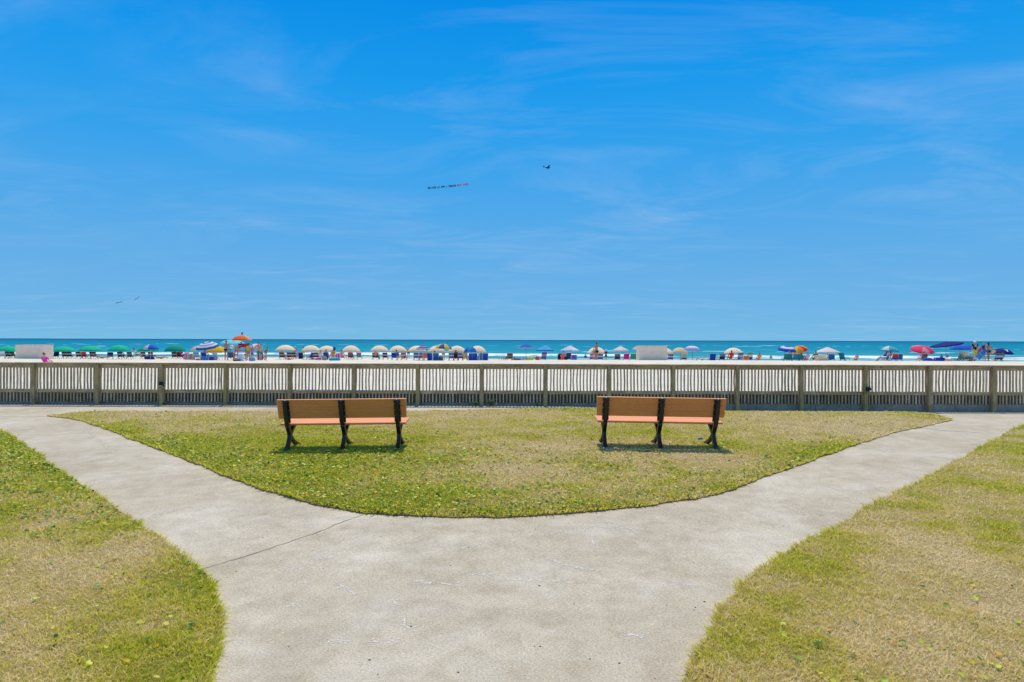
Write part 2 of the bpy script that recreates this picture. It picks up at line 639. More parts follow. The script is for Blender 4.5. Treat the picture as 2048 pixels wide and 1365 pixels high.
def blades(which):
    x, y = sample(which, [(1.5, 3.2, 2500), (3.2, 4.6, 12500), (4.6, 6.5, 8500), (6.5, 9, 4200), (9, 12.5, 2600), (12.5, 18, 1900)])
    k = rng.random(len(x)) < .55 + .7 * sstep(.36, .56, fbm(x * 11, y * 11, 91, 3))
    x, y = x[k], y[k]
    n = len(x)
    d, e = dryness(which, x, y)
    e = edge_dist(POLY[which], x, y)
    z = lawn_z(which, x, y, e + .03) - .004
    far = np.clip(y / 4.0, 1, 3.2)
    w = rng.uniform(.0022, .0042, n) * far ** .85
    clump = fbm(x * 4.0, y * 4.0, 77, 3)
    h = rng.uniform(.016, .038, n) * (.35 + 1.4 * clump) * (1.12 - .45 * d)
    lean = np.abs(rng.normal(.25, .8, n)) + .3 * d
    lean = np.clip(lean, 0, 1.35)
    th = rng.uniform(0, 2 * np.pi, n)
    # blades hanging over the cut edge of the turf
    pe = POLY[which]; q = np.roll(pe, -1, 0) - pe
    ar = np.sum(pe[:, 0] * np.roll(pe[:, 1], -1) - np.roll(pe[:, 0], -1) * pe[:, 1])
    on = np.flatnonzero(e < .035)
    for i in on:
        j = np.argmin((pe[:, 0] - x[i]) ** 2 + (pe[:, 1] - y[i]) ** 2)
        th[i] = np.arctan2(q[j, 1], q[j, 0]) - np.sign(ar) * np.pi / 2 + rng.normal(0, .6)
    lean[on] = rng.uniform(.6, 1.5, len(on)); h[on] *= rng.uniform(.9, 1.9, len(on)); ph = rng.uniform(0, 2 * np.pi, n)
    bx = np.cos(ph) * w; by = np.sin(ph) * w
    L = h / np.maximum(.45, np.cos(lean * .8))
    mx = x + np.cos(th) * np.sin(lean * .5) * L * .5; my = y + np.sin(th) * np.sin(lean * .5) * L * .5; mz = z + np.cos(lean * .5) * L * .5
    tx = mx + np.cos(th) * np.sin(lean * 1.2) * L * .5; ty = my + np.sin(th) * np.sin(lean * 1.2) * L * .5; tz = mz + np.cos(lean * 1.2) * L * .5
    V = np.empty((n, 5, 3), np.float32)
    V[:, 0] = np.column_stack([x - bx, y - by, z]); V[:, 1] = np.column_stack([x + bx, y + by, z])
    V[:, 2] = np.column_stack([mx + bx * .8, my + by * .8, mz]); V[:, 3] = np.column_stack([mx - bx * .8, my - by * .8, mz])
    V[:, 4] = np.column_stack([tx, ty, tz])
    b = (np.arange(n) * 5)[:, None]
    T = np.concatenate([b + np.array([0, 1, 2]), b + np.array([0, 2, 3]), b + np.array([3, 2, 4])], 0)
    r = rng.random(n)
    return V.reshape(-1, 3), T, np.repeat(d, 5), np.repeat(r, 5)


for wh, lab in (('island', 'short yellow green grass of the lawn around the benches'),
                ('left', 'short half dry grass of the lower left lawn'),
                ('right', 'short half dry grass of the lower right lawn')):
    V, T, d, r = blades(wh)
    o = mesh_np('grass', V, T, BLADE, {'dry': d, 'rnd': r})
    tag(o, lab, 'grass', kind='stuff')


def leaves(which):
    if which == 'island':
        x, y = sample(which, [(6.0, 9.0, 420), (9.0, 12.5, 330), (12.5, 18, 240)])
        d, e = dryness(which, x, y)
        px = 1024 + x * F / y
        front = 1 - sstep(8.5, 13.5, y)
        patch = fbm(x * .8, y * .8, 51, 4)
        p = (.10 + .75 * front * sstep(1500, 900, px) + .25 * front) * sstep(.42, .58, patch + .16 * front) * (1.15 - d)
        p = p + .75 * np.exp(-e / .25) * (y < 12) + .75 * np.exp(-(((px - 1130) / 90) ** 2)) * (y > 16.6) + .35 * (y > 16.9) * (px > 1250)
        p = p + (.22 * (px < 700) + .10) * (1 - front) * sstep(.4, .6, patch)
    elif which == 'left':
        x, y = sample(which, [(3.2, 5.0, 110), (5.0, 7.5, 260), (7.5, 18, 620)])
        d, e = dryness(which, x, y)
        patch = fbm(x * 1.6, y * 1.6, 52, 4)
        p = (.22 + .9 * sstep(5.0, 8.0, y)) * sstep(.42, .62, patch + .12 * sstep(5, 8, y)) + .05 + .25 * np.exp(-e / .2)
    else:
        x, y = sample(which, [(3.0, 18, 85)])
        d, e = dryness(which, x, y)
        patch = fbm(x * 1.3, y * 1.3, 53, 4)
        p = .75 * sstep(.50, .62, patch) * (y < 5.0) * (x > 1.6) + .02
    k = rng.random(len(x)) < p
    x, y, e = x[k], y[k], e[k]
    n = len(x)
    rad = (.008 + .015 * rng.random(n) ** 1.3) * np.where(y > 9, 1.15, 1.0)
    z = lawn_z(which, x, y, e + .03) + rng.uniform(.012, .038, n)
    tl = np.abs(rng.normal(0, .42, n)); az = rng.uniform(0, 2 * np.pi, n); sp = rng.uniform(0, 2 * np.pi, n)
    m = 9
    a = np.linspace(0, 2 * np.pi, m, endpoint=False)
    lx = np.concatenate([[0], np.cos(a)]); ly = np.concatenate([[0], np.sin(a)]); lz = np.concatenate([[-.18], np.full(m, 0) + .1 * np.cos(2 * a)])
    rr = np.ones(m + 1); rr[1] = .45; rr[2] = .95; rr[m] = .95
    lx = lx * rr; ly = ly * rr * .92
    cs, sn = np.cos(sp)[:, None], np.sin(sp)[:, None]
    X = (lx * cs - ly * sn) * rad[:, None]; Y = (lx * sn + ly * cs) * rad[:, None]; Z = lz * rad[:, None] + 0 * X
    # tilt about a horizontal axis
    ca, sa = np.cos(az)[:, None], np.sin(az)[:, None]; ct, st = np.cos(tl)[:, None], np.sin(tl)[:, None]
    u = X * ca + Y * sa; v = -X * sa + Y * ca
    u2 = u * ct - Z * st; Z2 = u * st + Z * ct
    X = u2 * ca - v * sa + x[:, None]; Y = u2 * sa + v * ca + y[:, None]; Z = Z2 + z[:, None]
    V = np.stack([X, Y, Z], 2).reshape(-1, 3)
    b = (np.arange(n) * (m + 1))[:, None]
    T = np.concatenate([b + np.array([0, 1 + j, 1 + (j + 1) % m]) for j in range(m)], 0)
    r = rng.random(n)
    r = np.where(r < .80, r / .80 * .80, r)
    return V, T, np.repeat(r, m + 1)


for wh, lab in (('island', 'round green and yellow leaves creeping through the lawn around the benches'),
                ('left', 'round green and yellow leaves scattered over the lower left lawn'),
                ('right', 'few round green leaves in the lower right lawn')):
    V, T, r = leaves(wh)
    o = mesh_np('creeping_leaves', V, T, LEAF, {'rnd': r}, smooth=True)
    tag(o, lab, 'ground cover', kind='stuff')

# ------------------------------------------------------------------ concrete
def concrete_mat():
    m = bpy.data.materials.new("concrete_path")
    nt, nd, lk, p = nodes_of(m)
    big = noise_tex(nt, .55, 5, .6, .8)
    mid = noise_tex(nt, 4.0, 6, .65, .3)
    fine = noise_tex(nt, 70, 4, .75)
    grit = noise_tex(nt, 190, 2, .8)
    col = ramp(nt, big, [(.3, (.40, .337, .243)), (.5, (.46, .395, .29)), (.68, (.53, .467, .36))])
    c2 = ramp(nt, mid, [(.3, (.86, .84, .81)), (.5, (1, 1, 1)), (.7, (1.13, 1.13, 1.13))])
    col = mixc(nt, 1.0, col, c2, 'MULTIPLY')
    c3 = ramp(nt, fine, [(.32, (.66, .65, .63)), (.5, (1, 1, 1)), (.68, (1.3, 1.3, 1.3))])
    col = mixc(nt, 1.0, col, c3, 'MULTIPLY')
    # chalky scuffs: thin ridges of a warped noise, only in places
    rd = noise_tex(nt, 1.15, 2.5, .5, 1.4)
    ab = N(nt, "ShaderNodeMath", operation='SUBTRACT'); lk.new(rd, ab.inputs[0]); ab.inputs[1].default_value = .5
    ab2 = N(nt, "ShaderNodeMath", operation='ABSOLUTE'); lk.new(ab.outputs[0], ab2.inputs[0])
    line = ramp(nt, ab2.outputs[0], [(0, 1.0), (.009, 0.0)])
    msk = ramp(nt, noise_tex(nt, 2.3, 4, .7), [(.5, 0.0), (.62, 1.0)])
    brk = ramp(nt, noise_tex(nt, 22, 3, .7), [(.4, 0.0), (.6, 1.0)])
    a = N(nt, "ShaderNodeMath", operation='MULTIPLY'); lk.new(line, a.inputs[0]); lk.new(msk, a.inputs[1])
    b = N(nt, "ShaderNodeMath", operation='MULTIPLY'); lk.new(a.outputs[0], b.inputs[0]); lk.new(brk, b.inputs[1])
    b2 = N(nt, "ShaderNodeMath", operation='MULTIPLY'); lk.new(b.outputs[0], b2.inputs[0]); b2.inputs[1].default_value = .3
    col = mixc(nt, b2.outputs[0], col, (.78, .76, .72))
    # pale sandy bloom, speckled
    bl = ramp(nt, noise_tex(nt, .9, 6, .7, .6), [(.5, 0.0), (.66, 1.0)])
    sp = ramp(nt, grit, [(.45, 0.0), (.6, 1.0)])
    q = N(nt, "ShaderNodeMath", operation='MULTIPLY'); lk.new(bl, q.inputs[0]); lk.new(sp, q.inputs[1])
    q2 = N(nt, "ShaderNodeMath", operation='MULTIPLY'); lk.new(q.outputs[0], q2.inputs[0]); q2.inputs[1].default_value = .55
    col = mixc(nt, q2.outputs[0], col, (.74, .71, .64))
    dk = ramp(nt, noise_tex(nt, 55, 1, .3), [(.76, 0.0), (.80, .5)])
    col = mixc(nt, dk, col, (.26, .24, .20))
    lk.new(col, p.inputs["Base Color"]); p.inputs["Roughness"].default_value = .9
    p.inputs["Specular IOR Level"].default_value = .2
    bump(nt, p, fine, .35, .004)
    return m


CONC = concrete_mat()
gx = np.concatenate([np.arange(-34, -14, 1.0), np.arange(-14, 16, .35), np.arange(16, 34.1, 1.0)])
gy = np.concatenate([np.arange(-8, 2, 1.0), np.arange(2, 18.56, .3), [18.56]])
GX, GY = np.meshgrid(gx, gy)
Z = lie(GX, GY)
nx, ny = len(gx), len(gy)
V = np.column_stack([GX.ravel(), GY.ravel(), Z.ravel()])
I = np.arange(nx * ny).reshape(ny, nx)
Q = np.stack([I[:-1, :-1], I[:-1, 1:], I[1:, 1:], I[1:, :-1]], -1).reshape(-1, 4)
o = mesh_np('path', V, Q, CONC, smooth=True, quads=True)
tag(o, 'pale weathered concrete path splitting in two around the lawn and running along the fence', 'path', kind='structure')

# joints and cracks in the slab
CRACK = plain('joint_dirt', (.22, .21, .195), .95, .1)


def joint(px, width, seed):
    P = [gpt(*q) for q in px]
    pts = []
    for a, b in zip(P[:-1], P[1:]):
        s = max(2, int((b - a).length / .05))
        pts += [a.lerp(b, j / s) for j in range(s)]
    pts.append(P[-1])
    A = np.array([(q.x, q.y) for q in pts])
    t = np.gradient(A, axis=0); t /= np.linalg.norm(t, axis=1)[:, None] + 1e-9
    nn = np.column_stack([-t[:, 1], t[:, 0]])
    s = np.arange(len(A)) * .05
    A = A + nn * ((fbm(s * 5.0, s * 0 + seed, seed, 4) - .5) * .07)[:, None]
    wd = width * np.clip(2.6 * fbm(s * 7, s * 0 + 3.3, seed + 4, 3) - .55, .08, 1.6)
    L = A + nn * wd[:, None] / 2; Rr = A - nn * wd[:, None] / 2
    z = lie(A[:, 0], A[:, 1]) + .002
    V = np.concatenate([np.column_stack([L, z]), np.column_stack([Rr, z])])
    n = len(A)
    Q = [(i, i + 1, n + i + 1, n + i) for i in range(n - 1)]
    o = mesh_np('path_joint', V, Q, CRACK, quads=True)
    tag(o, 'dark crack line across the concrete path', 'path', kind='structure')


joint([(400, 1140), (450, 1127), (520, 1103), (590, 1080), (650, 1060), (700, 1040), (728, 1029)], .018, 3)
joint([(-60, 841), (0, 838.5), (40, 835), (95, 833)], .03, 5)
joint([(1830, 855), (1880, 861), (1940, 865), (2012, 868)], .035, 8)

CHALK = plain('chalk', (.645, .595, .505), .95, .1, 0, .12, 30)


def scuffs(lines, name, label, mat, wid, gap, dot):
    r_ = np.random.default_rng(5); V = []; T = []
    for px in lines:
        P = [gpt(*q) for q in px]
        for a, b in zip(P[:-1], P[1:]):
            L = (b - a).length; d = (b - a) / L; nn = Vector((-d.y, d.x, 0))
            for k in range(int(L / gap)):
                t = r_.random(); off = r_.normal(0, wid) * (1 + .8 * math.sin(9 * t))
                c = a.lerp(b, t) + nn * off; s = dot * r_.uniform(.35, 1.2)
                z = float(lie(c.x, c.y)) + .0016
                an = r_.uniform(0, 6.28); i0 = len(V)
                for q in range(5):
                    w_ = an + q * 1.2566; f_ = s * r_.uniform(.6, 1.1)
                    u = d * math.cos(w_) * f_ * 1.8 + nn * math.sin(w_) * f_
                    V.append((c.x + u.x, c.y + u.y, z))
                T += [(i0, i0 + 1, i0 + 2), (i0, i0 + 2, i0 + 3), (i0, i0 + 3, i0 + 4)]
    o = mesh_np(name, V, T, mat)
    tag(o, label, 'scuffs', kind='stuff')


scuffs([[(1088, 1070), (1123, 1064), (1152, 1070), (1176, 1055), (1187, 1051), (1217, 1057)], [(1193, 1043.6), (1223, 1045), (1249, 1054), (1281, 1067)],
        [(1182, 1070), (1189, 1096)], [(1223, 1058), (1237, 1070)], [(1094, 1118), (1132, 1130), (1164, 1139), (1205, 1142)], [(1000, 1159), (1059, 1162), (1141, 1164)],
        [(1331, 1162), (1366, 1165), (1398, 1175)], [(564, 1143), (590, 1134), (611, 1131)], [(623, 1120), (658, 1117)], [(669.5, 1164), (693, 1177), (713.5, 1191.5)],
        [(781, 1200), (795.5, 1212)], [(819, 1162), (845, 1164), (860, 1168)], [(810, 1234), (809, 1251.6), (819, 1259)], [(658, 1284), (696, 1285)], [(740, 1282), (757, 1284)],
        [(775, 1281), (795.5, 1282)], [(573, 1215), (605, 1200)], [(913, 1098), (945, 1093), (974, 1083)], [(605, 1166.6), (620, 1168)], [(940, 1020 + 130), (990, 1149)],
        [(162, 860), (180, 866), (205, 886), (217, 899), (232, 907)], [(100, 910), (112, 904)], [(210, 957.5), (227, 959)], [(307, 1030), (350, 1022)],
        [(1640, 970), (1700, 985), (1760, 975)], [(1560, 1010), (1620, 1030)], [(1740, 905), (1790, 915)], [(850, 1165), (930, 1172)], [(1240, 1265), (1290, 1275)]],
       'path_scuffs', 'pale chalky scuff marks on the concrete path', CHALK, .016, .0024, .0058)
scuffs([[(424, 1138), (437, 1149), (445, 1163.5), (450, 1188), (461, 1202.5), (469.6, 1227), (473, 1259), (475.7, 1283), (473, 1320), (466, 1351), (455, 1420)]],
       'path_edge_line', 'pale trowel line along the left edge of the concrete path', CHALK, .006, .006, .004)
scuffs([[(x_ + random.uniform(-60, 60), y_ + random.uniform(-14, 14)), (x_ + random.uniform(-60, 60), y_ + random.uniform(-14, 14))] for x_, y_ in
        [(random.uniform(520, 1400), random.uniform(1050, 1350)) for k in range(60)]],
       'path_specks', 'pale worn specks in the concrete path', CHALK, .10, .010, .0038)

# grit lying on the path
m_grit = plain('grit', (.10, .09, .08), .9, .1)
mb = MB()
for k in range(75):
    px = random.uniform(450, 1700); py = 1000 + 365 * random.random() ** 1.2
    g = gpt(px, py)
    q = np.array([g.x]); r_ = np.array([g.y])
    if any(inside(POLY[wh], q, r_)[0] for wh in POLY): continue
    s = random.uniform(.0025, .0055) * (1.5 if random.random() < .1 else 1)
    mb.ball((g.x, g.y, float(lie(g.x, g.y)) + s * .4), (s * 1.3, s, s * .6), 0, 6, 4)
tag(mb.build('grit', m_grit), 'dark grit and crumbs scattered on the concrete path', 'grit', kind='stuff')

# ------------------------------------------------------------------ ground far and wide, sand, sea
m_gr = plain('far_ground', (.16, .17, .06), .95, .1, scale=.4)
mb = MB()
S = 30000
mb.add([(-S, -S, -1.8), (S, -S, -1.8), (S, S, -1.8), (-S, S, -1.8)], [(0, 1, 2, 3)])
tag(mb.build('ground', m_gr), kind='structure')


def sand_mat():
    m = bpy.data.materials.new("sand")
    nt, nd, lk, p = nodes_of(m)
    a = N(nt, "ShaderNodeAttribute", attribute_name="wet")
    f = noise_tex(nt, .35, 5, .6)
    f2 = noise_tex(nt, 2.2, 5, .65, .4)
    col = ramp(nt, f, [(.35, (.64, .575, .455)), (.65, (.73, .675, .555))])
    c2 = ramp(nt, f2, [(.3, (.86, .85, .83)), (.6, (1.03, 1.03, 1.03))])
    col = mixc(nt, 1.0, col, c2, 'MULTIPLY')
    col = mixc(nt, a.outputs["Fac"], col, (.50, .43, .31))
    lk.new(col, p.inputs["Base Color"])
    p.inputs["Roughness"].default_value = .9; p.inputs["Specular IOR Level"].default_value = .15
    bump(nt, p, f2, .5, .06)
    return m


sy = np.concatenate([np.arange(18.66, 44, .8), np.arange(44, 124, .6)])
t = np.linspace(-1, 1, 281)
SX = t[None, :] * (26 + sy[:, None] * 1.05); SY = np.repeat(sy[:, None], len(t), 1)
SZ = sand_z(SX, SY) + .05 * (fbm(SX * .5, SY * .5, 61, 4) - .5)
SZ = np.maximum(SZ, -1.7)
wet = sstep(-.55, -.80, SZ)
I = np.arange(SX.size).reshape(SX.shape)
Q = np.stack([I[:-1, :-1], I[:-1, 1:], I[1:, 1:], I[1:, :-1]], -1).reshape(-1, 4)
o = mesh_np('sand', np.column_stack([SX.ravel(), SY.ravel(), SZ.ravel()]), Q, sand_mat(), {'wet': wet.ravel()}, smooth=True, quads=True)
tag(o, 'bright cream sand beach beyond the fence', 'beach', kind='structure')


def sea_mat():
    m = bpy.data.materials.new("sea_water")
    nt, nd, lk, p = nodes_of(m)
    a = N(nt, "ShaderNodeAttribute", attribute_name="foam")
    dp = N(nt, "ShaderNodeAttribute", attribute_name="deep")
    f = noise_tex(nt, .16, 6, .65, .3, stretch=(.35, 1, 1))
    col = ramp(nt, dp.outputs["Fac"], [(0, (.035, .27, .32)), (.25, (.006, .22, .325)), (.6, (.003, .17, .28)), (.9, (.002, .135, .245)), (1, (.001, .07, .16))])
    c2 = ramp(nt, f, [(.34, (.66, .74, .78)), (.66, (1.3, 1.24, 1.18))])
    col = mixc(nt, 1.0, col, c2, 'MULTIPLY')
    col = mixc(nt, a.outputs["Fac"], col, (.80, .82, .82))
    nd.remove(p)
    p = N(nt, "ShaderNodeBsdfDiffuse"); lk.new(col, p.inputs["Color"])
    gl = N(nt, "ShaderNodeBsdfGlossy"); gl.inputs["Roughness"].default_value = .4; gl.inputs["Color"].default_value = (.45, .8, 1, 1)
    mx = N(nt, "ShaderNodeMixShader"); mx.inputs[0].default_value = .03
    lk.new(p.outputs[0], mx.inputs[1]); lk.new(gl.outputs[0], mx.inputs[2]); lk.new(mx.outputs[0], nt.nodes["Material Output"].inputs[0])
    bump(nt, p, noise_tex(nt, .9, 5, .6, .2, stretch=(.4, 1, 1)), .4, .35)
    return m


wy = [86.0]
while wy[-1] < 150: wy.append(wy[-1] + .4)
while wy[-1] < 28000: wy.append(wy[-1] * 1.018)
wy = np.array(wy)
t = np.linspace(-1, 1, 601)
WX = t[None, :] * (wy[:, None] * 1.05 + 20); WY = np.repeat(wy[:, None], len(t), 1)
near = np.exp(-np.maximum(WY - 110, 0) / 160)
swell = .10 * np.sin(WY * .42 + .9 * fbm(WX * .02, WY * .02, 3) * 6) + .22 * (fbm(WX * .13, WY * .4, 71, 3) - .5)
pxw = 1024 + WX * F / WY
shift = np.interp(pxw, [0, 600, 1000, 1300, 2048], [3, 4, 2, -4, -6])
WZ = -1.0 + swell * near * sstep(98, 112, WY) * .55
foam = np.zeros_like(WY)
for yb, hgt, wd, run, seed, cut in ((117, .34, 1.0, 2.8, 81, .34), (107.5, .10, .6, 1.3, 85, .50), (135, .22, 1.1, 1.3, 88, .58), (104, .04, .5, .8, 91, .52)):
    yc = yb + shift + 5 * (fbm(WX * .035, WX * 0 + seed, seed, 3) - .5)
    act = sstep(cut - .08, cut + .14, fbm(WX * .05, WX * 0 + 2.2 * seed, seed + 5, 4))
    WZ = WZ + hgt * act * np.exp(-((WY - yc) / wd) ** 2)
    torn = fbm(WX * .5, WY * .8, seed + 9, 4)
    foam = np.maximum(foam, act * sstep(.40, .56, torn + .20 * np.exp(-((WY - yc + .6) / 1.2) ** 2)) * (WY < yc + .7) * sstep(-1.2, 1.2, WY - yc + run * (.35 + 1.3 * fbm(WX * .22, WX * 0 + seed, seed + 31, 4))))
caps = sstep(.70, .76, fbm(WX * .10, WY * .22, 95, 4)) * (WY > 150) * (WY < 420) * sstep(.45, .6, fbm(WX * .012, WY * .02, 99, 3))
foam = np.maximum(foam, caps * .85)
deep = np.clip(np.log(WY / 105) / np.log(3000 / 105), 0, 1)
I = np.arange(WX.size).reshape(WX.shape)
Q = np.stack([I[:-1, :-1], I[:-1, 1:], I[1:, 1:], I[1:, :-1]], -1).reshape(-1, 4)
o = mesh_np('water', np.column_stack([WX.ravel(), WY.ravel(), WZ.ravel()]), Q, sea_mat(), {'foam': foam.ravel(), 'deep': deep.ravel()}, smooth=True, quads=True)
tag(o, 'turquoise sea with low breaking waves', 'sea', kind='structure')

# ------------------------------------------------------------------ timber fence on a concrete kerb
def wood_mat(name, lo, hi, moss, stretch, mossy=.45):
    m = bpy.data.materials.new(name)
    nt, nd, lk, p = nodes_of(m)
    g = noise_tex(nt, 6, 6, .7, .5, stretch=stretch)
    col = ramp(nt, g, [(.34, lo), (.64, hi)])
    col = mixc(nt, 1.0, col, ramp(nt, noise_tex(nt, 3.1, 2, .6), [(.36, (.88, .88, .88)), (.64, (1.22, 1.22, 1.22))]), 'MULTIPLY')
    ms = ramp(nt, noise_tex(nt, .9, 4, .6), [(.42, 0.0), (.66, mossy)])
    col = mixc(nt, ms, col, moss)
    kn = ramp(nt, noise_tex(nt, 11, 1, .3), [(.74, 0.0), (.80, .7)])
    col = mixc(nt, kn, col, (.06, .05, .04))
    lk.new(col, p.inputs["Base Color"]); p.inputs["Roughness"].default_value = .88
    p.inputs["Specular IOR Level"].default_value = .2
    bump(nt, p, g, .5, .006)
    return m


W_POST = wood_mat('post_wood', (.31, .215, .10), (.56, .415, .21), (.44, .345, .10), (5, 5, .5), .45)
W_RAIL = wood_mat('rail_wood', (.34, .245, .14), (.60, .46, .29), (.44, .34, .12), (.4, 5, 5), .35)
W_SLAT = wood_mat('slat_wood', (.41, .30, .175), (.74, .57, .38), (.54, .42, .17), (5, 5, .4), .3)
W_SLAT_PALE = wood_mat('slat_wood', (.48, .38, .26), (.78, .64, .47), (.52, .43, .22), (5, 5, .4), .2)
W_SLAT_DARK = wood_mat('slat_wood', (.31, .225, .13), (.58, .44, .29), (.42, .33, .14), (5, 5, .4), .35)
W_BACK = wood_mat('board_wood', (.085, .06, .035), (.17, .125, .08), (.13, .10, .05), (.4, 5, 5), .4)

FY = .01425 * F                                  # the fence line
FYP = FY - .094                                   # depth of the post faces
SP = FYP / F * 128.35
K0, K1 = -10, 10
post_x = [(963.2 - 1024) * FYP / F + SP * k for k in range(K0, K1 + 1)]
fence = empty('fence', (0, FY, 0))
tag(fence, 'long weathered timber slat fence between the concrete walk and the beach', 'fence')
for px in post_x:
    base = float(lie(px, FY - .1)) - .02
    mb = MB(); h = 1.163 - base
    tw = random.uniform(-.012, .012)
    mb.box((px, -.045, base + h / 2), (.098 + random.uniform(-.006, .006), .098, h), rot=(random.uniform(-.004, .004), tw * .4, random.uniform(-.05, .05)), bev=.008)
    mb.build('post', W_POST, fence)
for k in range(len(post_x) - 1):
    a, b = post_x[k] + .052, post_x[k + 1] - .052
    c = (a + b) / 2; L = b - a
    sag = random.uniform(-.006, .006); tl = random.uniform(-.003, .003)
    MB().box((c, .0, 1.105 + sag * .4), (L, .036, .118), rot=(0, tl, 0), bev=.005).build('top_rail', W_RAIL, fence)
    MB().box((c, .0, .392 + sag), (L, .036, .098), rot=(0, tl * 1.5, 0), bev=.005).build('lower_rail', W_RAIL, fence)
    mb = MB(); n = 19
    lean_bay = random.choice((0, 0, 0, .012, -.012))
    for j in range(n):
        x = post_x[k] + SP * (j + .5) / n + random.uniform(-.006, .006)
        if j in (0, n - 1) and abs(x - (post_x[k] if j == 0 else post_x[k + 1])) < .05: pass
        w = random.uniform(.032, .041)
        ln = random.uniform(-.006, .006) + lean_bay; bow = random.uniform(-.010, .010) * (2.0 if random.random() < .15 else 1)
        pts = [(x - ln * .5, .04, .085 + random.uniform(-.012, .012)), (x - ln * .2, .04, .42), (x + bow, .04, .72), (x + ln * .5, .04, 1.155)]
        vs = []; dp = .036
        for q in pts:
            vs += [(q[0] - w / 2, q[1] - dp / 2, q[2]), (q[0] + w / 2, q[1] - dp / 2, q[2]), (q[0] + w / 2, q[1] + dp / 2, q[2]), (q[0] - w / 2, q[1] + dp / 2, q[2])]
        fs = []
        for s in range(3):
            o4 = 4 * s
            fs += [(o4 + i, o4 + (i + 1) % 4, o4 + 4 + (i + 1) % 4, o4 + 4 + i) for i in range(4)]
        fs += [(3, 2, 1, 0), (12, 13, 14, 15)]
        mb.add(vs, fs, random.choice((0, 0, 0, 1, 2, 2)))
    mb.build('slat_panel', [W_SLAT, W_SLAT_PALE, W_SLAT_DARK], fence)
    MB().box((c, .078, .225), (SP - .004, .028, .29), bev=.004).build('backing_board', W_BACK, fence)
for k in range(0, len(post_x) - 1, 2):
    a = post_x[k]; b = post_x[min(k + 2, len(post_x) - 1)]
    MB().box(((a + b) / 2, -.012, 1.181 + random.uniform(-.003, .003)), (b - a - .004, .148, .034), rot=(0, random.uniform(-.0012, .0012), 0), bev=.006).build('cap_rail', W_RAIL, fence)

m_kerb = bpy.data.materials.new('kerb_concrete')
nt, nd, lk, p = nodes_of(m_kerb)
col = ramp(nt, noise_tex(nt, 1.6, 6, .7), [(.3, (.29, .235, .175)), (.7, (.52, .445, .34))])
col = mixc(nt, 1.0, col, ramp(nt, noise_tex(nt, 14, 4, .7), [(.3, (.72, .72, .72)), (.6, (1, 1, 1))]), 'MULTIPLY')
lk.new(col, p.inputs["Base Color"]); p.inputs["Roughness"].default_value = .92
bump(nt, p, noise_tex(nt, 30, 4, .7), .4, .01)
mb = MB()
x = -34.0
while x < 34:
    L = 3.05
    mb.box((x + L / 2, FY + .155, -.105), (L - .008, .18, .37), bev=.01)
    x += L
tag(mb.build('kerb_wall', m_kerb), 'low grey concrete kerb wall below the timber fence', 'kerb wall')

# lamps on the fence
m_blk = plain('black_metal', (.012, .014, .018), .35, .5, .0)
m_lens = plain('lamp_glass', (.75, .62, .25), .2, .6)


def lamp_on_post(px_post, tilt, stub, label):
    x = (px_post - 1024) * (FY - (.19 if stub else .1)) / F
    l = empty('post_lamp', (x, FY - .10, 0)); tag(l, label, 'lamp', 'lamps on the fence')
    if stub:
        mb = MB(); mb.box((0, -.045, .25), (.105, .088, .53), bev=.008)
        mb.build('stub_post', W_POST, l)
        z = .545
    else:
        z = .47
    rm = Euler((R(-20), tilt, 0)).to_matrix()
    mb = MB(); c = Vector((.0 if stub else .03, -.06, z + .045))
    mb.box(c, (.115, .10, .085), rot=rm, bev=.016)
    mb.box(c + rm @ Vector((0, 0, .05)), (.14, .125, .02), rot=rm, bev=.008)
    for s in (-1, 1):
        mb.tube([c + rm @ Vector((s * .062, 0, .0)), c + rm @ Vector((s * .062, .06, -.05))], .007, 6)
    mb.build('lamp_housing', m_blk, l)
    mb = MB(); mb.box(c + rm @ Vector((0, -.012, -.052)), (.09, .085, .02), rot=rm, bev=.006)
    mb.build('lens', m_lens, l)


lamp_on_post(321.5, 0, True, 'black lamp on a short stub post at the left part of the fence')
lamp_on_post(1733.5, R(-28), False, 'tilted black floodlight fixed to a fence post on the right')


# little weeds at the foot of the fence
m_weed = plain('weed_leaf', (.06, .19, .02), .5, .4)
m_stem = plain('weed_stem', (.12, .16, .04), .7, .2)


def weed(px, h, spread, n, label, seed, up=0.0):
    rr = random.Random(seed)
    x = (px - 1024) * .01425
    y = FY - .17
    root = empty('weed_plant', (x, y, float(lie(x, y)) + .0)); tag(root, label, 'weed', 'weeds at the foot of the fence')
    st = MB(); lf = MB()
    for k in range(n):
        a = rr.uniform(0, 2 * math.pi); r = rr.uniform(.1, 1) * spread; z = h * rr.uniform(.25, 1) + up
        tip = Vector((r * math.cos(a), r * math.sin(a) * .4, z))
        st.tube([(0, 0, 0), tip * .5 + Vector((0, 0, .02)), tip], [.004, .003, .002], 4)
        s = rr.uniform(.03, .055)
        d = Vector((math.cos(a), math.sin(a) * .4, rr.uniform(-.3, .5))).normalized(); sd_ = d.cross(Vector((0, 0, 1))).normalized()
        nn = d.cross(sd_)
        vs = [tip - d * s * .3, tip + sd_ * s * .5 + nn * .006, tip + d * s * .5 + sd_ * s * .3, tip + d * s, tip + d * s * .5 - sd_ * s * .3, tip - sd_ * s * .5 + nn * .006]
        lf.add(vs, [(0, 1, 2), (0, 2, 4, 5), (2, 3, 4)])
    st.build('stem', m_stem, root); lf.build('foliage', m_weed, root)


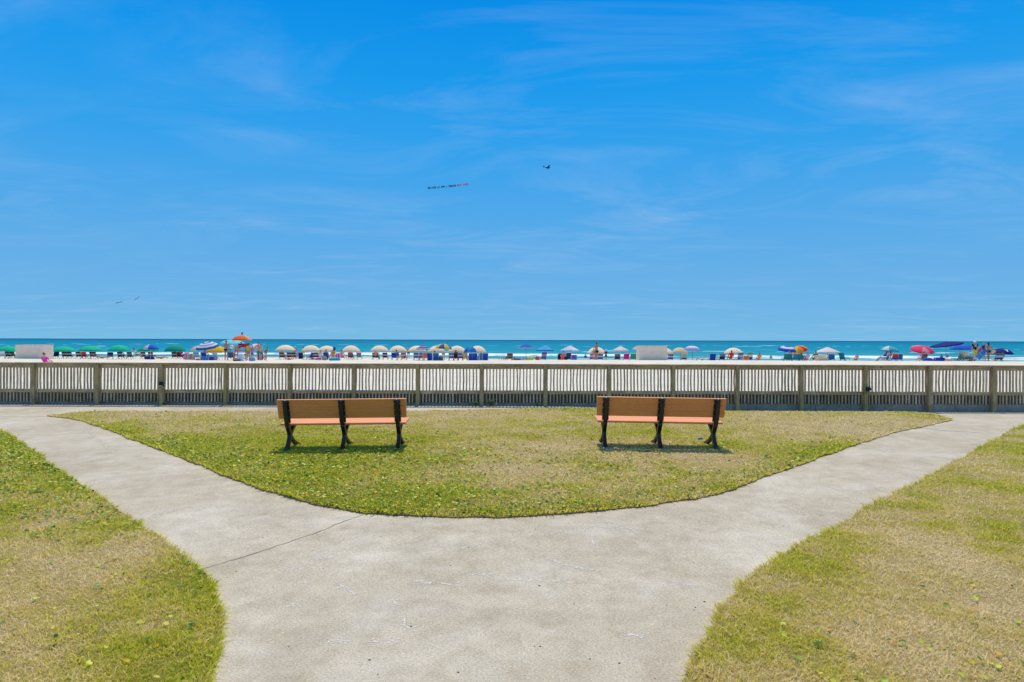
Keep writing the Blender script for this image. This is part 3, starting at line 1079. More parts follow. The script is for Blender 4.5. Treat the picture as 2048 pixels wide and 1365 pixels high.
weed(335, .10, .07, 16, 'small dark weed right of the stub post lamp', 1)
weed(952, .17, .10, 24, 'green weed just left of the fence post between the benches', 2)
weed(982, .20, .17, 42, 'broad leafy weed right of the post between the benches', 3)
weed(1076, .09, .08, 18, 'small dark weed at the fence left of the right bench', 4)
weed(702, .40, .07, 16, 'thin weed climbing the fence behind the left bench', 5)

# ------------------------------------------------------------------ benches
m_plank = bpy.data.materials.new('recycled_plank')
nt, nd, lk, p = nodes_of(m_plank)
g = noise_tex(nt, 8, 6, .7, .4, stretch=(.25, 4, 4))
g2 = noise_tex(nt, 90, 3, .8)
col = ramp(nt, g, [(.3, (.84, .275, .05)), (.7, (.95, .375, .09))])
col = mixc(nt, 1.0, col, ramp(nt, g2, [(.35, (.75, .75, .75)), (.6, (1.1, 1.1, 1.1))]), 'MULTIPLY')
lk.new(col, p.inputs["Base Color"]); p.inputs["Roughness"].default_value = .5; p.inputs["Specular IOR Level"].default_value = .45
p.inputs["Sheen Weight"].default_value = .3; p.inputs["Sheen Roughness"].default_value = .5; p.inputs["Sheen Tint"].default_value = (1, .92, .9, 1)
bump(nt, p, g2, .25, .003)
m_iron = plain('black_paint', (.008, .009, .012), .42, .6, .0, .3, 30)
m_bolt = plain('bolt_steel', (.6, .62, .66), .35, .5, .9)


def make_bench():
    b = empty('park_bench', (0, 0, 0))
    A = [(-.045, .845), (-.015, .74), (.03, .59), (.065, .49), (.10, .41), (.15, .345), (.195, .29), (.21, .24), (.19, .175), (.13, .095), (.05, .03), (.0, .0)]
    wA = [.05, .055, .055, .06, .065, .065, .07, .07, .06, .055, .055, .06]
    B = [(.62, .43), (.50, .41), (.40, .365), (.31, .31), (.245, .26), (.24, .22), (.34, .145), (.50, .065), (.70, .0)]
    wB = [.035, .05, .055, .06, .06, .06, .055, .05, .055]
    for x in (-.965, 0, .965):
        f = MB()
        f.ribbon(A, wA, x - .033, x + .033)
        f.ribbon(B, wB, x - .030, x + .030)
        f.ribbon([(.06, .412), (.2, .41), (.35, .42), (.62, .44)], .03, x - .034, x + .034)
        # rounded head and the flange the planks are bolted to
        f.ball((x, -.055, .842), (.046, .046, .046), 0, 14, 9)
        fl = [(-.012, .862), (.030, .715), (.073, .565), (.100, .47)]
        f.ribbon(fl, .012, x - .057, x + .057)
        f.ribbon([(-.02, .02), (.0, .012), (.03, .012)], .024, x - .036, x + .036)
        f.ribbon([(.675, .012), (.71, .012), (.745, .012)], .024, x - .036, x + .036)
        fo = f.build('bench_frame', m_iron, b)
        for sx_ in (-1, 1):
            for (yy, zz_) in ((-.004, .80), (.026, .69), (.058, .578)):
                bo = MB(); bo.ball((x + sx_ * .047, yy - .004, zz_), (.0075, .006, .0075), 0, 8, 5)
                bo.build('bolt', m_bolt, fo, smooth=True)
    ang = math.atan2(.085, .297)
    for k in range(3):
        c = Vector((0, .006 + .0335 * k + .018, .824 - .1145 * k + .006))
        mb = MB(); mb.box(c, (2.25 - .008 * k, .038, .111), rot=(ang, 0, 0), bev=.006)
        mb.build('back_plank', m_plank, b)
    for k in range(3):
        mb = MB(); mb.box((0, .18 + .163 * k, .448 + .010 * k), (2.20, .155, .036), rot=(R(4), 0, 0), bev=.007)
        mb.build('seat_plank', m_plank, b)
    return b


bench = make_bench()
bench2 = copy_tree(bench)
for o, px, py, lab in ((bench, 683.5, 900, 'brown plank bench with three black iron frames, the left one on the lawn'),
                       (bench2, 1322, 897, 'brown plank bench with three black iron frames, the right one on the lawn')):
    g = gpt(px, py, .045)
    dz = float(lie(g.x + 1, g.y) - lie(g.x - 1, g.y)) / 2
    o.location = (g.x, g.y, float(lie(g.x, g.y)) + .036)
    k = g.y / 11.15
    o.scale = (.985 * k, .985 * k, .995 * k)
    o.rotation_euler = (0, -math.atan(dz) * 1.0, R(1.0) if px < 1000 else R(-1.0))
    tag(o, lab, 'bench', 'brown plank benches on the lawn')

# crumpled blue rag / bottle cap beside the right bench
g = ground(1400, 885.5)
mb = MB(); mb.ball((0, 0, .018), (.055, .035, .03), 0, 9, 6); mb.ball((.05, .01, .012), (.03, .03, .018), 0, 8, 5)
o = mb.build('crumpled_wrapper', plain('blue_plastic', (.02, .06, .45), .4, .5), None, (g.x, g.y, float(lie(g.x, g.y)) + .035), True)
tag(o, 'small blue scrap lying in the grass by the right bench', 'litter')

# ------------------------------------------------------------------ people
SKIN_OBJS = []


def skinned(name, pts, edges, rad, roots, mat, parent, sub=1):
    me = bpy.data.meshes.new(name)
    me.from_pydata([tuple(p) for p in pts], edges, [])
    me.materials.append(mat)
    o = bpy.data.objects.new(name, me)
    COL.objects.link(o)
    o.parent = parent
    sk = o.modifiers.new("skin", 'SKIN'); sk.use_smooth_shade = True
    if not me.skin_vertices:
        pass
    sv = me.skin_vertices[0].data
    for i, r in enumerate(rad):
        sv[i].radius = r if isinstance(r, tuple) else (r, r)
        sv[i].use_root = i in roots
    ss = o.modifiers.new("sub", 'SUBSURF'); ss.levels = sub; ss.render_levels = sub
    SKIN_OBJS.append(o)
    return o


def joints(pose, arms):
    J = {}
    if pose == 'sit':
        J.update(pelvis=(0, .0, .36), spine=(0, -.07, .53), chest=(0, -.15, .74), neck=(0, -.19, .90), head=(0, -.18, 1.02), top=(0, -.19, 1.11))
        for s, n in ((-1, 'l'), (1, 'r')):
            J.update({n + 'hip': (s * .09, .05, .35), n + 'knee': (s * .13, .45, .50), n + 'ankle': (s * .12, .78, .12), n + 'toe': (s * .13, .90, .15),
                      n + 'sho': (s * .175, -.16, .82), n + 'elb': (s * .25, -.02, .58), n + 'wri': (s * .20, .22, .60), n + 'palm': (s * .19, .30, .58)})
        return J
    if pose == 'lie':
        J.update(pelvis=(.0, 0, .13), spine=(-.18, 0, .16), chest=(-.40, 0, .22), neck=(-.57, 0, .28), head=(-.69, 0, .33), top=(-.78, 0, .37))
        for s, n in ((-1, 'l'), (1, 'r')):
            J.update({n + 'hip': (.06, s * .09, .12), n + 'knee': (.42, s * .12, .30 if s > 0 else .14), n + 'ankle': (.80, s * .10, .08), n + 'toe': (.88, s * .11, .15),
                      n + 'sho': (-.47, s * .18, .24), n + 'elb': (-.42, s * .30, .06), n + 'wri': (-.20, s * .33, .07), n + 'palm': (-.12, s * .33, .06)})
        return J
    lean = {'stand': 0.0, 'walk': .05, 'bend': .5}[pose]

    def up(x, y, z):
        h = z - .95
        return (x, y + math.sin(lean) * h, .95 + math.cos(lean) * h)
    J.update(pelvis=(0, 0, .95), spine=up(0, 0, 1.12), chest=up(0, -.005, 1.34), neck=up(0, 0, 1.51), head=up(0, .015, 1.63), top=up(0, .01, 1.72))
    for s, n in ((-1, 'l'), (1, 'r')):
        st = s * .20 if pose == 'walk' else s * .015
        J.update({n + 'hip': (s * .09, 0, .91), n + 'knee': (s * .10, st * .5 + .03, .50), n + 'ankle': (s * .105, st, .08), n + 'toe': (s * .125, st + .15, .035)})
        sw = -s * .15 if pose == 'walk' else 0
        if arms == 'hip':
            J.update({n + 'sho': up(s * .18, 0, 1.43), n + 'elb': up(s * .31, -.08, 1.16), n + 'wri': up(s * .20, .06, 1.00), n + 'palm': up(s * .14, .10, .98)})
        elif arms == 'up' and s > 0:
            J.update({n + 'sho': up(s * .18, 0, 1.43), n + 'elb': up(s * .30, .12, 1.34), n + 'wri': up(s * .16, .16, 1.56), n + 'palm': up(s * .12, .15, 1.63)})
        elif arms == 'front':
            J.update({n + 'sho': up(s * .18, 0, 1.43), n + 'elb': up(s * .24, .06, 1.16), n + 'wri': up(s * .12, .27, 1.16), n + 'palm': up(s * .08, .34, 1.18)})
        else:
            J.update({n + 'sho': up(s * .18, 0, 1.43), n + 'elb': up(s * .24, -.02 + sw * .4, 1.15), n + 'wri': up(s * .25, .05 + sw, .90), n + 'palm': up(s * .25, .07 + sw, .82)})
    return J


SKINS = {'fair': (.62, .34, .24), 'tan': (.46, .23, .13), 'dark': (.20, .09, .05), 'pink': (.66, .32, .25)}


def person(px, d, H, pose, yaw, skin, hair, top, bot, label, arms='down', hat=None, suit=None, long=False, z=None, py=None, bun=False, hs=1.0):
    p0 = at(px, 690, d)
    gz = float(sand_z(p0.x, d)) if z is None else z
    root = empty('person', (p0.x, d, gz), R(yaw))
    tag(root, label, 'person', 'people on the beach')
    s = H / 1.74
    J = {k: Vector(v) * s for k, v in joints(pose, arms).items()}
    J['head'] = J['neck'] + (J['head'] - J['neck']) * (1 + .4 * (hs - 1)); J['top'] = J['head'] + (Vector(joints(pose, arms)['top']) - Vector(joints(pose, arms)['head'])) * s * hs
    P = []; E = []; RD = []; idx = {}

    def put(k, r, link=None):
        idx[k] = len(P); P.append(J[k]); RD.append((r[0] * s, r[1] * s) if isinstance(r, tuple) else r * s)
        if link: E.append((idx[link], idx[k]))
    put('pelvis', (.14, .105)); put('spine', (.125, .095), 'pelvis'); put('chest', (.145, .105), 'spine'); put('neck', .052, 'chest')
    put('head', (.082 * hs, .095 * hs), 'neck'); put('top', (.062 * hs, .075 * hs), 'head')
    for n in 'lr':
        put(n + 'hip', .088, 'pelvis'); put(n + 'knee', .056, n + 'hip'); put(n + 'ankle', .036, n + 'knee'); put(n + 'toe', .032, n + 'ankle')
        put(n + 'sho', .062, 'chest'); put(n + 'elb', .042, n + 'sho'); put(n + 'wri', .028, n + 'elb'); put(n + 'palm', (.036, .02), n + 'wri')
    roots = {0}
    fwd = Vector((0, 1, 0))
    # nose, ears, fingers
    hd = J['head']; ud = (J['top'] - J['head']).normalized()
    fd = (fwd - ud * fwd.dot(ud)).normalized() if abs(ud.y) < .9 else Vector((0, 0, 1))
    sdv = fd.cross(ud)
    def chain(pts, rads):
        b = len(P); roots.add(b)
        for q, r in zip(pts, rads):
            P.append(q); RD.append(r * s)
        for i in range(len(pts) - 1): E.append((b + i, b + i + 1))
    chain([hd + fd * .07 * s, hd + fd * .112 * s - ud * .015 * s], [.018, .010])
    for q in (-1, 1):
        chain([hd + sdv * q * .07 * s - ud * .01 * s, hd + sdv * q * .098 * s + ud * .015 * s], [.018, .010])
    for n, q in (('l', -1), ('r', 1)):
        pa = J[n + 'palm']; dr = (pa - J[n + 'wri']).normalized(); ac = dr.cross(Vector((q, 0, 0)))
        if ac.length < .1: ac = dr.cross(Vector((0, 0, 1)))
        ac.normalize(); cu = dr.cross(ac).normalized() * -q
        for k in range(4):
            off = ac * (.024 - .016 * k) * s; L = (.075, .085, .08, .062)[k] * s
            b0 = pa + off
            chain([b0, b0 + dr * L * .55 + off * .2, b0 + dr * L * .95 + cu * L * .3 + off * .3], [.0095, .0088, .0075])
        chain([pa - dr * .03 * s + ac * .02 * s, pa + ac * .05 * s + dr * .015 * s, pa + ac * .058 * s + dr * .045 * s], [.011, .010, .008])
    body = skinned('body', P, E, RD, roots, plain('skin', SKINS[skin], .5, .4, 0, .08), root)
    # hair
    hc = [hd - fd * .045 * s - ud * .03 * s, hd - fd * .022 * s + ud * .035 * s, J['top'] - fd * .012 * s + ud * .008 * s]
    hr = [.075 * hs, .098 * hs, .078 * hs]
    if long:
        hc = [J['neck'] - fd * .075 * s - ud * .10 * s, J['neck'] - fd * .065 * s + ud * .02 * s] + hc
        hr = [.045, .062] + hr
    hp, he, hrr, hroot = list(hc), [(i, i + 1) for i in range(len(hc) - 1)], [r * s for r in hr], {0}
    if bun:
        hroot.add(len(hp)); he.append((len(hp), len(hp) + 1))
        hp += [J['top'] - fd * .05 * s, J['top'] - fd * .075 * s + ud * .05 * s]; hrr += [.04 * s * hs, .05 * s * hs]
    skinned('hair', hp, he, hrr, hroot, plain('hair', hair, .6, .3), root)
    # clothes follow the body, a little wider
    def cloth(name, keys, links, rads, mat, ext=()):
        pp = []; ii = {}
        for k, r in zip(keys, rads):
            ii[k] = len(pp)
            if isinstance(k, tuple):
                a, b, t = k; pp.append(J[a].lerp(J[b], t))
            else: pp.append(J[k])
        rr = [(r[0] * s, r[1] * s) if isinstance(r, tuple) else r * s for r in rads]
        skinned(name, pp, [(ii[a], ii[b]) for a, b in links], rr, {0}, mat, root)
    if top:
        m = plain('shirt_cloth', top, .85, .1)
        ks = [('pelvis', 'spine', -.25), 'spine', 'chest', ('chest', 'neck', .5)]
        lk_ = [(ks[0], ks[1]), (ks[1], ks[2]), (ks[2], ks[3])]
        rd = [(.165, .13), (.15, .12), (.185, .145), (.12, .10)]
        for n in 'lr':
            a = n + 'sho'; b = (n + 'sho', n + 'elb', .65)
            ks += [a, b]; rd += [.082, .062]; lk_ += [('chest', a), (a, b)]
        cloth('shirt', ks, lk_, rd, m)
    if suit:
        m = plain('swim_cloth', suit, .7, .2)
        if suit and bot == 'one':
            ks = ['pelvis', 'spine', 'chest']; cloth('swimsuit', ks, [('pelvis', 'spine'), ('spine', 'chest')], [(.152, .118), (.135, .106), (.152, .114)], m)
        else:
            a, b = ('spine', 'chest', .82), ('spine', 'chest', 1.18)
            cloth('bikini_top', [a, b], [(a, b)], [(.153, .114), (.15, .11)], m)
    if bot and bot != 'one':
        m = plain('shorts_cloth', bot, .85, .15)
        if suit:
            cloth('bikini_bottom', ['pelvis', 'lhip', 'rhip'], [('pelvis', 'lhip'), ('pelvis', 'rhip')], [(.152, .118), .097, .097], m)
        else:
            l, r = ('lhip', 'lknee', .68), ('rhip', 'rknee', .68)
            cloth('shorts', [('pelvis', 'spine', .3), 'pelvis', 'lhip', 'rhip', l, r],
                  [(('pelvis', 'spine', .3), 'pelvis'), ('pelvis', 'lhip'), ('pelvis', 'rhip'), ('lhip', l), ('rhip', r)],
                  [(.146, .112), (.154, .12), .105, .105, .094, .094], m)
    if hat:
        m = MB()
        c = J['top'] - ud * .035 * s
        q = ud.to_track_quat('Z', 'Y').to_matrix()
        tmp = MB(); tmp.ball((0, 0, 0), (.105 * s, .115 * s, .085 * s), 0, 12, 6)
        if hat[1] == 'brim':
            tmp.tube([(0, 0, -.012 * s), (0, 0, .004 * s)], [.19 * s, .17 * s], 14)
        else:
            tmp.box((0, .13 * s, -.005), (.12 * s, .12 * s, .014 * s), bev=.005)
        m.add([q @ Vector(v) + c for v in tmp.v], tmp.f)
        m.build('hat', plain('hat_cloth', hat[0], .85, .1), root, None, True)
    return root


# ------------------------------------------------------------------ umbrellas
m_pole = plain('white_pole', (.62, .62, .60), .4, .5)
m_wpole = plain('wood_pole', (.42, .26, .12), .6, .3)
m_dpole = plain('steel_pole', (.16, .17, .19), .4, .5)


def umbrella(px, yt, yr, w, d, cols, label, style='dome', tilt=0, lean=0, mode='panel', pole=None, rim=None, z=None, group=None):
    c = at(px, yt, d); Rr = w / 2 * d / F; h = max(.12, (yr - yt) * d / F)
    gz = float(sand_z(c.x, d)) if z is None else z
    root = empty('beach_umbrella', (c.x, d, gz)); tag(root, label, 'umbrella', group or 'beach umbrellas on the sand')
    n = 8; sub = 4; rings = 6; k = n * sub
    mb = MB(); vs = [(0, 0, 0)]; fs = []; ms = []
    for i in range(1, rings + 1):
        t = i / rings
        if style == 'dome':
            a = t * R(62); rad = math.sin(a) / math.sin(R(62)); zz = -(1 - math.cos(a)) / (1 - math.cos(R(62)))
        else:
            rad = t; zz = -(t * .86 + .14 * t * t)
        for j in range(k):
            u = (j % sub) / sub; sag = 4 * u * (1 - u)
            rr = rad * (1 - .035 * sag * t); z2 = zz + .05 * sag * t * t
            b = 2 * math.pi * j / k + .2
            vs.append((Rr * rr * math.cos(b), Rr * rr * math.sin(b), h * z2))
    if True:                                                    # hanging edge
        for j in range(k):
            b = 2 * math.pi * j / k + .2; q = vs[1 + (rings - 1) * k + j]
            vs.append((q[0] * 1.0, q[1] * 1.0, q[2] - .07))
    nr = rings + 1
    def colour(i, j):
        pn = j // sub
        if mode == 'panel': return pn % len(cols)
        if mode == 'ring': return min(i * len(cols) // rings, len(cols) - 1) if i < rings else len(cols) - 1
        if mode == 'stripe': return i % len(cols)
        return 0
    for j in range(k):
        fs.append((0, 1 + j, 1 + (j + 1) % k)); ms.append(colour(0, j))
    for i in range(nr - 1):
        for j in range(k):
            a = 1 + i * k
            fs.append((a + j, a + k + j, a + k + (j + 1) % k, a + (j + 1) % k))
            ms.append(len(cols) if (rim and i == nr - 2) else colour(i + 1, j))
    mb.add(vs, fs, ms)
    rot = Euler((R(lean), R(tilt), 0)).to_matrix()
    top = Vector((0, 0, c.z - gz))
    mb.v = [tuple(rot @ Vector(v) + top) for v in mb.v]
    mb.build('canopy', [fabric(q, .34) for q in cols] + ([fabric(rim, .34)] if rim else []), root, None, True)
    rb = MB()
    for q in range(n):
        b = 2 * math.pi * q / n + .2
        pts = []
        for t in (0.02, .35, .7, .98):
            a = t * R(62)
            rad, zz = (math.sin(a) / math.sin(R(62)), -(1 - math.cos(a)) / (1 - math.cos(R(62)))) if style == 'dome' else (t, -t)
            pts.append(rot @ Vector((Rr * rad * math.cos(b), Rr * rad * math.sin(b), h * zz - .025)) + top)
        rb.tube(pts, .008, 4)
    rb.build('ribs', m_dpole, root)
    pl = MB()
    pl.tube([(0, 0, -.2), tuple(top + rot @ Vector((0, 0, -.02)))], .022, 8)
    pl.tube([tuple(top), tuple(top + rot @ Vector((0, 0, .07)))], [.028, .012], 8)
    pl.build('pole', pole or m_pole, root)
    return root


# ------------------------------------------------------------------ beach chairs
m_wood = plain('chair_wood', (.55, .40, .22), .6, .3)
m_alu = plain('chair_tube', (.6, .62, .64), .35, .5, .6)


def chair(px, d, yaw, cols, label, w=.52, hb=.75, lean=18, frame=None, seat=.27, z=None, cat='chair', group='beach chairs on the sand', solid=False):
    c = at(px, 700, d); gz = float(sand_z(c.x, d)) if z is None else z
    root = empty('beach_chair', (c.x, d, gz), R(yaw)); tag(root, label, cat, group)
    la = R(lean); L = (hb - seat) / math.cos(la) + .02
    fr = MB(); m = frame or m_wood
    top = Vector((0, -.18 - math.sin(la) * L, seat + math.cos(la) * L))
    for s in (-1, 1):
        x = s * w / 2
        fr.tube([(x, .12, .02), (x, -.18, seat), (x, top.y, top.z)], .02, 6)
        fr.tube([(x, -.42, .02), (x, .0, seat + .02), (x, .38, seat + .08)], .02, 6)
        fr.tube([(x, .38, seat + .06), (x, .42, .02)], .018, 6)
        fr.tube([(x, -.26, seat + .2), (x * 1.05, .1, seat + .23), (x, .32, seat + .2)], .02, 6)
    fr.tube([(-w / 2, top.y, top.z), (w / 2, top.y, top.z)], .02, 6)
    fr.build('frame', m, root)
    nb = len(cols)
    mats = [fabric(q, .15) for q in cols]
    bk = MB(); rows = max(nb * 2, 4); wv = w - .02
    for i in range(rows):
        t0, t1 = i / rows, (i + 1) / rows
        for t_, nm in ((t0, 0),):
            y0 = -.19 - math.sin(la) * L * t0 - .03 * math.sin(math.pi * t0); z0 = seat + math.cos(la) * L * t0
            y1 = -.19 - math.sin(la) * L * t1 - .03 * math.sin(math.pi * t1); z1 = seat + math.cos(la) * L * t1
            vs = [(-wv / 2, y0, z0), (wv / 2, y0, z0), (wv / 2, y1, z1), (-wv / 2, y1, z1),
                  (-wv / 2, y0 + .012, z0), (wv / 2, y0 + .012, z0), (wv / 2, y1 + .012, z1), (-wv / 2, y1 + .012, z1)]
            bk.add(vs, [(0, 1, 2, 3), (7, 6, 5, 4), (0, 3, 7, 4), (1, 5, 6, 2)], min(nb - 1, i * nb // rows))
    bk.build('backrest', mats, root)
    se = MB()
    se.box((0, .1, seat + .02), (wv, .58, .014), rot=(R(7), 0, 0)); se.build('seat', mats[0], root)
    if solid:                                                   # a skirt of cloth hanging behind
        sk = MB(); sk.box((0, -.25, seat * .55), (wv, .012, seat * .95)); sk.build('back_flap', mats[0], root)
    return root


def cooler(px, d, s, body, lid, label, z=None, yaw=12):
    c = at(px, 700, d); gz = float(sand_z(c.x, d)) if z is None else z
    root = empty('cooler_box', (c.x, d, gz), R(yaw)); tag(root, label, 'cooler')
    mb = MB(); mb.box((0, 0, s[2] * .42), (s[0], s[1], s[2] * .84), bev=.03); mb.build('body', plain('cooler_plastic', body, .4, .5), root)
    mb = MB(); mb.box((0, 0, s[2] * .92), (s[0] * 1.04, s[1] * 1.05, s[2] * .16), bev=.025); mb.build('lid', plain('cooler_plastic', lid, .4, .5), root)
    mb = MB()
    mb.tube([(-s[0] * .53, 0, s[2] * .6), (-s[0] * .6, 0, s[2] * .75), (-s[0] * .53, 0, s[2] * .86)], .015, 6)
    mb.tube([(s[0] * .53, 0, s[2] * .6), (s[0] * .6, 0, s[2] * .75), (s[0] * .53, 0, s[2] * .86)], .015, 6)
    mb.build('handle', m_alu, root)
    return root


def bag(px, d, s, col, label, z=None, cat='bag', name='beach_bag'):
    c = at(px, 700, d); gz = float(sand_z(c.x, d)) if z is None else z
    root = empty(name, (c.x, d, gz), R(random.uniform(-30, 30))); tag(root, label, cat)
    mb = MB(); vs = []
    n = 14
    for i, (r, zz) in enumerate(((.86, 0), (1.0, .2), (.98, .55), (.85, .85), (.6, 1.0), (.2, .97))):
        for j in range(n):
            a = 2 * math.pi * j / n; q = 1 + .06 * math.sin(3 * a + i)
            vs.append((s[0] / 2 * r * q * math.copysign(abs(math.cos(a)) ** .6, math.cos(a)), s[1] / 2 * r * q * math.copysign(abs(math.sin(a)) ** .6, math.sin(a)), s[2] * zz))
    fs = [(i * n + j, i * n + (j + 1) % n, (i + 1) * n + (j + 1) % n, (i + 1) * n + j) for i in range(5) for j in range(n)] + [tuple(range(5 * n, 6 * n))]
    mb.add(vs, fs); mb.build('sack', fabric(col, .05), root, None, True)
    mb = MB(); mb.tube([(-s[0] * .22, 0, s[2] * .9), (-s[0] * .15, 0, s[2] * 1.25), (s[0] * .15, 0, s[2] * 1.25), (s[0] * .22, 0, s[2] * .9)], .014, 6)
    mb.build('handle', fabric(tuple(v * .7 for v in col), .05), root)
    return root


def towel(px, d, w, h, cols, label, yaw=0, z=None, flat=False):
    """a striped towel, hung over a low rail or spread on the sand"""
    c = at(px, 700, d); gz = float(sand_z(c.x, d)) if z is None else z
    n = len(cols) * 2; mb = MB(); vs = []; fs = []; ms = []
    rows = 7
    for i in range(rows):
        t = i / (rows - 1)
        for j in range(n + 1):
            u = j / n - .5
            if flat: vs.append((u * w, (t - .5) * h, .03 + .02 * math.sin(j * 1.7 + i)))
            else: vs.append((u * w * (1 - .08 * t), -.12 + .22 * t - .03 * math.sin(j * 1.3), h * t * 1.0 if t < .98 else h))
    for i in range(rows - 1):
        for j in range(n):
            a = i * (n + 1) + j
            fs.append((a, a + 1, a + n + 2, a + n + 1)); ms.append(j % len(cols))
    mb.add(vs, fs, ms)
    o = mb.build('beach_towel', [fabric(q, .1) for q in cols], None, (c.x, d, gz), True)
    o.rotation_euler = (0, 0, R(yaw))
    sol = o.modifiers.new('thick', 'SOLIDIFY'); sol.thickness = .012
    SKIN_OBJS.append(o)
    return tag(o, label, 'towel')


BE = (.98, .83, .60); GR = (.01, .56, .33); NV = (.012, .03, .17); TN = (.62, .47, .30); RB = (.015, .10, .52); CY = (.16, .58, .72)
WH = (.80, .80, .80); PK = (.80, .40, .45); RD_ = (.72, .04, .03); YE = (.85, .55, .03); OR = (.85, .17, .02); PU = (.20, .12, .42)
B0 = dict(group='beige dome umbrellas'); G0 = dict(group='green dome umbrellas')
umbrella(17, 692, 703, 40, 70, [GR], 'leftmost green umbrella, partly behind the left pale storage box', **G0)
umbrella(127, 693, 702.5, 43, 70, [GR], 'green umbrella just right of the left pale storage box', **G0)
umbrella(181, 692, 701.5, 44, 69, [GR], 'green umbrella over the chair with the red towel', **G0)
umbrella(238, 690.5, 701.5, 41, 68, [GR], 'green umbrella left of the man in the white shirt', **G0)
umbrella(296, 693, 702, 39, 72, [(.02, .42, .16)], 'green umbrella overlapped by a blue one', **G0)
umbrella(301, 689.5, 698.5, 31, 66, [RB, (.03, .14, .62), (.5, .56, .7)], 'blue umbrella with a pale panel overlapping a green one')
umbrella(350, 690.5, 702, 39, 69, [(.0, .34, .24)], 'rightmost green umbrella, left of the striped one', **G0)
umbrella(413, 684.5, 695, 44, 62, [WH, (.05, .13, .5), WH, (.35, .42, .6), WH, (.05, .13, .5)], 'tilted white umbrella with blue stripes, left of the bikini woman', tilt=-5, lean=14, mode='ring')
umbrella(401, 691, 699.5, 38, 66, [(.78, .52, .36)], 'peach umbrella under the blue striped one', tilt=-4, **B0)
umbrella(431, 691.5, 702.5, 40, 64, [YE], 'yellow umbrella left of the bikini woman', tilt=3, lean=8)
umbrella(468, 679.5, 689, 51, 60, [(.22, .66, .78)], 'wide pale cyan umbrella behind the bikini woman', tilt=5)
umbrella(512, 688, 696, 26, 68, [(.80, .52, .58), WH], 'small pink umbrella behind the shirtless man in green shorts')
UB = [(571, 690.5, 701, 39, 70, 'beige umbrella left of the woman in the black swimsuit'), (622, 691, 702, 37, 72, 'beige umbrella right of the woman in the black swimsuit'),
      (654, 692, 702.5, 36, 72, 'beige umbrella with a small blue flag at its right edge'), (702, 691.5, 703.5, 37, 70, 'lone beige umbrella over the multicolour chair'),
      (759, 691.5, 702, 36, 71, 'beige umbrella touching another one at its right, over the pair of navy chairs'), (796, 691.5, 703, 36, 69, 'beige umbrella left of the shirtless man in navy shorts'),
      (834, 692, 702.5, 36, 70, 'beige umbrella overlapped by the small purple striped one'), (873, 692, 703.5, 36, 70, 'beige umbrella overlapped by the multicolour one'),
      (914, 692, 704, 37, 69, 'beige umbrella right of the multicolour one'), (955, 692, 704, 35, 70, 'beige umbrella behind the blue one'),
      (1193, 694.5, 706.5, 37, 68, 'beige umbrella behind the woman with the hair bun'), (1331, 697, 707, 30, 69, 'beige umbrella half hidden by the right pale storage box'),
      (1467, 696, 707, 37, 69, 'lone beige umbrella over the person in red')]
for a in UB:
    umbrella(*a[:5], [BE], a[5], rim=(.92, .52, .28), **B0)
umbrella(1361, 695.5, 706, 33, 67, [(.80, .62, .40), (.80, .62, .40), (.80, .62, .40), (.80, .62, .40), (.80, .62, .40), (.80, .62, .40), (.80, .62, .40), (.62, .36, .12)], 'beige umbrella with one darker orange panel', tilt=5, pole=m_dpole, **B0)
umbrella(484, 671, 680, 38, 57, [OR, OR, (.85, .2, .03), (.8, .42, .28)], 'orange umbrella with a dark flag above the lifeguard stand')
umbrella(846, 690, 698.5, 29, 66, [(.10, .12, .42), (.42, .40, .55), (.12, .12, .38), (.5, .45, .55)], 'small purple and navy striped umbrella', style='cone', mode='ring')
umbrella(888, 688, 697, 33, 65, [YE, (.06, .15, .5), (.7, .72, .6), (.2, .45, .2), YE, (.04, .12, .4)], 'multicolour umbrella with yellow and blue panels', tilt=4)
umbrella(941, 693.5, 703.5, 25, 66, [(.02, .25, .62), (.015, .12, .60), (.03, .33, .70)], 'bright blue umbrella in front of a beige one')
umbrella(1052, 688.5, 695.5, 35, 64, [(.015, .12, .60)], 'blue umbrella with a pale yellow edge', style='cone', rim=(.7, .68, .4), pole=m_dpole)
umbrella(1090, 691, 701, 37, 64, [(.08, .42, .72)], 'light blue umbrella over the purple print chair', style='cone', rim=(.02, .16, .62), pole=m_dpole)
umbrella(1140, 691.5, 701.5, 39, 64, [WH, (.55, .62, .76), (.62, .66, .78)], 'white and pale blue patterned umbrella by the blue cooler', style='cone', pole=m_dpole)
umbrella(1241, 692.5, 701.5, 33, 66, [(.80, .60, .58), (.82, .72, .66)], 'pale pink umbrella left of the right storage box', style='cone')
umbrella(1275, 692, 698.5, 21, 70, [(.78, .50, .50), WH], 'small pink and white umbrella behind the right storage box', style='cone')
umbrella(1385, 692, 700.5, 33, 63, [(.78, .42, .50), WH, (.42, .40, .70)], 'pink and lilac striped umbrella on a tall pole', style='dome', mode='ring', tilt=4, pole=m_dpole)
umbrella(1575, 692.5, 701, 35, 64, [(.02, .08, .55), WH, (.02, .10, .58)], 'blue umbrella with a white band beside the red and yellow one', mode='ring', lean=10, tilt=3)
umbrella(1596, 693, 702, 34, 66, [RD_, YE, (.9, .62, .12), (.85, .12, .08), YE, (.8, .3, .05)], 'tilted red and yellow umbrella', tilt=-17, lean=10)
umbrella(1655, 694.5, 705, 48, 60, [(.82, .74, .66)], 'wide white market umbrella on a wooden pole', style='cone', pole=m_wpole)
umbrella(1779, 692.5, 702, 34, 62, [(.10, .50, .66), (.70, .72, .70), (.08, .42, .55)], 'cyan and white umbrella over the man in the navy shirt', rim=(.04, .22, .25), tilt=3)
umbrella(1846, 693.5, 701, 43, 62, [(.80, .05, .14), (.80, .05, .14), (.78, .30, .34)], 'pink red umbrella tipped towards the fence', lean=20)
